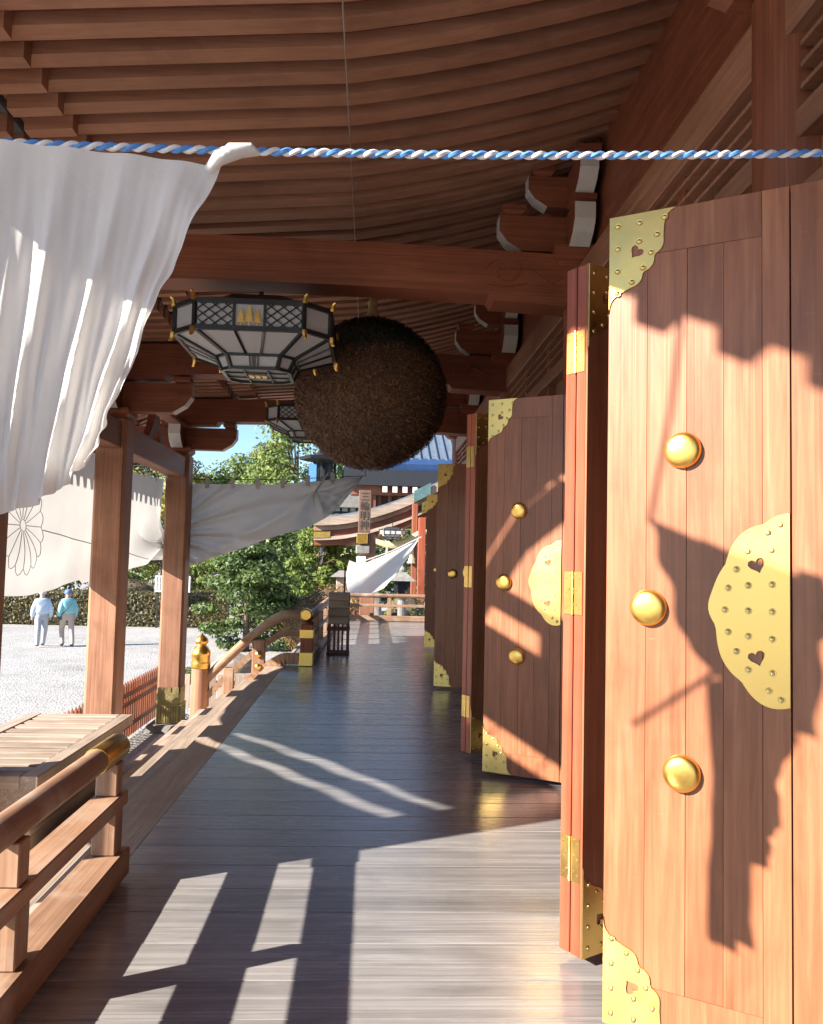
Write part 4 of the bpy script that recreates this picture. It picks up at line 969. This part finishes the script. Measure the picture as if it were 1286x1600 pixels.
mound('low_shrub', 'low dark shrub along hedge left of the farther post', [(-10.3, 35.5, 0.0, 1.6, 0.8, 0.6)], 'leaf_hedge', 2500, 0.10, seed=6)
mound('grass_tuft', 'small bright green mossy tuft beside gold newel finial', [(-4.0, 19.5, -1.17, 0.42, 0.35, 0.20)], 'leaf_mid', 2200, 0.05, cat='moss', seed=8)
def rock(name, label, c, r, seed):
    rg = random.Random(seed); bm = bmesh.new(); bmesh.ops.create_icosphere(bm, subdivisions=3, radius=1)
    ph = [rg.uniform(0, 6) for _ in range(6)]
    for v in bm.verts:
        k = 1+0.13*math.sin(v.co.x*3+ph[0])+0.11*math.sin(v.co.y*4+ph[1])+0.10*math.sin(v.co.z*3.5+ph[2])+0.05*math.sin(v.co.x*9+ph[3])
        v.co = Vector((v.co.x*r[0]*k, v.co.y*r[1]*k, v.co.z*r[2]*k))
    me = bpy.data.meshes.new(name); bm.to_mesh(me); bm.free(); me.materials.append(MATS['rock'])
    return tag(link(name, me, None, True, c), label, 'rock', 'garden rocks')
rock('garden_rock', 'brown rock right of the gold newel finial behind stair rail', (-3.2, 19.6, -1.15), (0.75, 0.6, 0.42), 1)
rock('garden_rock', 'flat brown rock below the curved stair rail', (-2.35, 18.3, -1.2), (0.8, 0.5, 0.30), 2)
rock('garden_rock', 'tall grey standing stone behind the far cross railing', (0.15, 25.2, -0.45), (0.36, 0.3, 1.25), 3)
# stone lantern far right
slt = thing('stone_lantern', 'grey stone lantern beyond the far railing near red post', 'lantern', (1.05, 26.0, GZ))
q = MB(); q.lathe((1.05, 26.0, 0), [(0.30, GZ), (0.30, GZ+0.2), (0.14, GZ+0.3), (0.13, 0.35), (0.26, 0.5)], 12); part('pillar', q, 'stone', slt)
q = MB()
for sx in (-1, 1):
    for sy in (-1, 1): q.box(1.05+sx*0.2-0.04, 1.05+sx*0.2+0.04, 26+sy*0.2-0.04, 26+sy*0.2+0.04, 0.502, 0.95)
q.box(0.92, 1.18, 25.87, 26.13, 0.503, 0.93); part('fire_box', q, 'dark_metal', slt)
q = MB(); q.frus(1.05, 26, 0.951, 1.22, 0.40, 0.40, 0.10, 0.10); q.lathe((1.05, 26, 1.22), [(0.09, 0.0), (0.12, 0.08), (0.03, 0.2)], 10); part('roof', q, 'stone', slt)
slt2 = thing('stone_lantern', 'small grey stone lantern left of the small white curtain', 'lantern', (-0.95, 30, GZ))
q = MB(); q.lathe((-0.95, 30, 0), [(0.3, GZ), (0.28, GZ+0.2), (0.15, GZ+0.3), (0.14, 0.35), (0.28, 0.5)], 12); part('pillar', q, 'stone', slt2)
q = MB(); q.box(-1.15, -0.75, 29.8, 30.2, 0.503, 0.95); part('fire_box', q, 'weathered_z', slt2, bevel=0.02)
q = MB(); q.frus(-0.95, 30, 0.951, 1.18, 0.42, 0.42, 0.12, 0.12); part('roof', q, 'stone', slt2)
# dark roofed garden lantern on a tall post
tl = thing('roofed_lantern', 'dark metal lantern with flared roof rising behind the shaded curtain', 'lantern', (-2.25, 40, GZ))
LXc, LYc = -2.25, 40.0
q = MB(); q.lathe((LXc, LYc, 0), [(0.5, GZ), (0.45, GZ+0.5), (0.12, GZ+0.8), (0.10, 5.15), (0.5, 5.35)], 12); part('pillar', q, 'dark_metal', tl)
for k in range(6):
    a = 2*math.pi*k/6+0.26; q = MB(); q.box(LXc+0.5*math.cos(a)-0.06, LXc+0.5*math.cos(a)+0.06, LYc+0.5*math.sin(a)-0.06, LYc+0.5*math.sin(a)+0.06, 5.35, 6.25); part('corner_bar', q, 'dark_metal', tl)
q = MB(); q.lathe((LXc, LYc, 0), [(0.38, 5.35), (0.38, 6.15), (0.56, 6.17), (0.58, 6.29)], 6); part('fire_box', q, 'dark_metal', tl)
q = MB(); q.lathe((LXc, LYc, 0), [(1.28, 6.45), (1.20, 6.31), (0.75, 6.45), (0.38, 6.70), (0.15, 7.00), (0.08, 7.10), (0.14, 7.23), (0.04, 7.40)], 6); part('roof', q, 'dark_metal', tl)
q = MB(); q.box(-2.98, -2.62, 39.6, 39.63, 5.15, 6.10)
tag(part('banner', q, 'notice_blue', None), 'small blue banner beside dark roofed lantern', 'banner')
# white notice board behind farther post
nbd = thing('notice_board', 'white notice board on legs behind the farther canopy post', 'notice board', (-8.3, 33.0, GZ))
q = MB(); q.box(-8.30, -6.95, 32.96, 33.0, 0.15, 0.78); pb = part('board', q, 'notice_white', nbd)
q = MB()
rg = random.Random(2)
for xx in (-8.22, -8.10, -7.2, -7.06):
    z = 0.72
    while z > 0.24:
        hh = rg.uniform(0.03, 0.055); q.box(xx-0.022, xx+0.022, 32.952, 32.9575, z-hh, z); z -= hh+0.02
part('printed_text', q, 'ink', pb)
for xx in (-8.2, -7.05):
    q = MB(); q.box(xx-0.03, xx+0.03, 33.003, 33.06, GZ, 0.77); part('leg', q, 'dark_metal', nbd)
# low white boundary posts seen under stair rail
lf_ = thing('low_fence', 'low weathered board fence below the curved stair rail', 'fence', (-3.0, 15.8, GZ))
for k in range(14):
    q = MB(); x = -3.4+0.16*k; q.box(x, x+0.13, 15.8, 15.83, GZ, GZ+0.62); part('board', q, 'weathered_z', lf_)
q = MB(); q.box(-3.45, -1.1, 15.835, 15.88, GZ+0.42, GZ+0.5); part('rail', q, 'weathered_x', lf_)
# small lattice gate glimpsed below far rail
lg = thing('lattice_screen', 'little white lattice screen seen between the far railing bars', 'screen', (-0.2, 24.0, GZ))
for k in range(4):
    q = MB(); q.box(-0.42+0.16*k, -0.38+0.16*k, 24.0, 24.03, GZ, 0.12); part('slat', q, 'red_wood_z', lg)
for k in range(3):
    q = MB(); q.box(-0.46, 0.14, 24.032, 24.055, -0.30+0.16*k, -0.25+0.16*k); part('slat', q, 'red_wood_x', lg)
# timber frame with white gables, far behind
hs = thing('garden_house', 'distant small white and black timbered house gable behind curtain tip', 'house', (-1.5, 50, GZ))
q = MB(); q.box(-2.3, -0.3, 50, 52, GZ, 4.8); part('wall', q, 'white_paint', hs)
for k in range(5):
    q = MB(); q.box(-2.3+0.47*k, -2.18+0.47*k, 49.94, 49.99, 2.5, 4.8); part('timber', q, 'dark_metal', hs)
for k in range(4):
    q = MB(); q.box(-2.3, -0.3, 49.9, 49.935, 2.7+0.55*k, 2.82+0.55*k); part('timber', q, 'dark_metal', hs)
q = MB(); q.prism([(-2.9, 4.7), (0.3, 4.7), (-1.3, 6.0)], 49.6, 52.4, lambda a, b, t: (a, t, b)); part('roof', q, 'stone', hs)

# ------------------------------------------------------------------ people on the gravel
def skin_mesh(pts, edges, radii, lvl=2):
    me = bpy.data.meshes.new('sk'); me.from_pydata(pts, edges, []); ob = bpy.data.objects.new('sk', me); COL.objects.link(ob)
    md = ob.modifiers.new('s', 'SKIN'); md.use_smooth_shade = True; ob.modifiers.new('u', 'SUBSURF').levels = lvl
    for v, r in zip(me.skin_vertices[0].data, radii): v.radius = r if isinstance(r, tuple) else (r, r)
    me.skin_vertices[0].data[0].use_root = True
    dg = bpy.context.evaluated_depsgraph_get(); out = bpy.data.meshes.new_from_object(ob.evaluated_get(dg))
    bpy.data.objects.remove(ob); return out
def person(label, x, y, rot, jacket, trousers, hat, stride, strap=False):
    t = thing('person', label, 'person', (x, y, GZ), rot, 'people walking on the gravel')
    s = stride
    P = [(0, 0, 0.93), (0, 0, 1.15), (0, 0.01, 1.34), (0, 0.0, 1.47), (0, 0.02, 1.56), (0, 0.03, 1.64),
         (-0.10, 0, 0.88), (-0.11, s*0.5, 0.50), (-0.11, s*0.45-0.16*(1 if s > 0 else 0), 0.09), (-0.11, s*0.45-0.02, 0.04),
         (0.10, 0, 0.88), (0.11, -s*0.25, 0.48), (0.11, -s*0.75, 0.10), (0.11, -s*0.75+0.13, 0.04),
         (-0.155, 0, 1.35), (-0.235, -0.05-s*0.1, 1.12), (-0.25, 0.05-s*0.1, 0.88), (-0.25, 0.09-s*0.1, 0.79),
         (0.155, 0, 1.35), (0.235, -0.05+s*0.1, 1.12), (0.25, 0.07+s*0.1, 0.88), (0.25, 0.11+s*0.1, 0.79)]
    Eg = [(0, 1), (1, 2), (2, 3), (3, 4), (4, 5), (0, 6), (6, 7), (7, 8), (8, 9), (0, 10), (10, 11), (11, 12), (12, 13), (2, 14), (14, 15), (15, 16), (16, 17), (2, 18), (18, 19), (19, 20), (20, 21)]
    Rd = [(0.16, 0.12), (0.15, 0.11), (0.17, 0.11), 0.06, (0.085, 0.10), (0.08, 0.09), 0.115, 0.085, 0.062, 0.055, 0.115, 0.085, 0.062, 0.055, 0.065, 0.045, 0.035, 0.04, 0.065, 0.045, 0.035, 0.04]
    me = skin_mesh(P, Eg, Rd)
    for m in (trousers, 'skin', 'shoe'): me.materials.append(MATS[m])
    for p in me.polygons: p.material_index = 2 if p.center.z < 0.085 else 0 if p.center.z < 1.02 and abs(p.center.x) < 0.21 else 1
    part('body', me, None, t, world=False)
    JP = [P[0], P[1], P[2], (0, 0, 1.46)]+P[14:17]+P[18:21]
    me = skin_mesh(JP, [(0, 1), (1, 2), (2, 3), (2, 4), (4, 5), (5, 6), (2, 7), (7, 8), (8, 9)], [(0.25, 0.20), (0.24, 0.19), (0.20, 0.155), 0.085, 0.10, 0.09, 0.07, 0.10, 0.09, 0.07])
    me.materials.append(MATS[jacket]); part('jacket', me, None, t, world=False)
    q = MB(); q.lathe((0, 0.02, 1.60), [(0.105, -0.02), (0.112, 0.02), (0.105, 0.07), (0.07, 0.11), (0.001, 0.125)], 16); part('cap' if hat != 'pale_hat' else 'hat', q, hat, t, smooth=True, world=False)
    if strap:
        q = MB(); q.tube([(0.17, 0.0, 1.45), (0.06, -0.155, 1.30), (-0.10, -0.175, 1.10), (-0.21, -0.10, 0.95)], 0.012, 6); part('bag_strap', q, 'shoe', t, world=False)
        q = MB(); q.box(-0.30, -0.18, -0.06, 0.10, 0.80, 0.98); part('shoulder_bag', q, 'shoe', t, world=False, bevel=0.02)
    return t
person('person in teal padded jacket and beige trousers with dark strap across the back', -9.1, 25.9, R(35), 'teal_jacket', 'beige_trousers', 'blue_cap', 0.35, True)
person('person in pale blue jacket and pale hat walking at far left', -9.75, 25.6, R(30), 'blue_jacket', 'grey_trousers', 'pale_hat', -0.3)
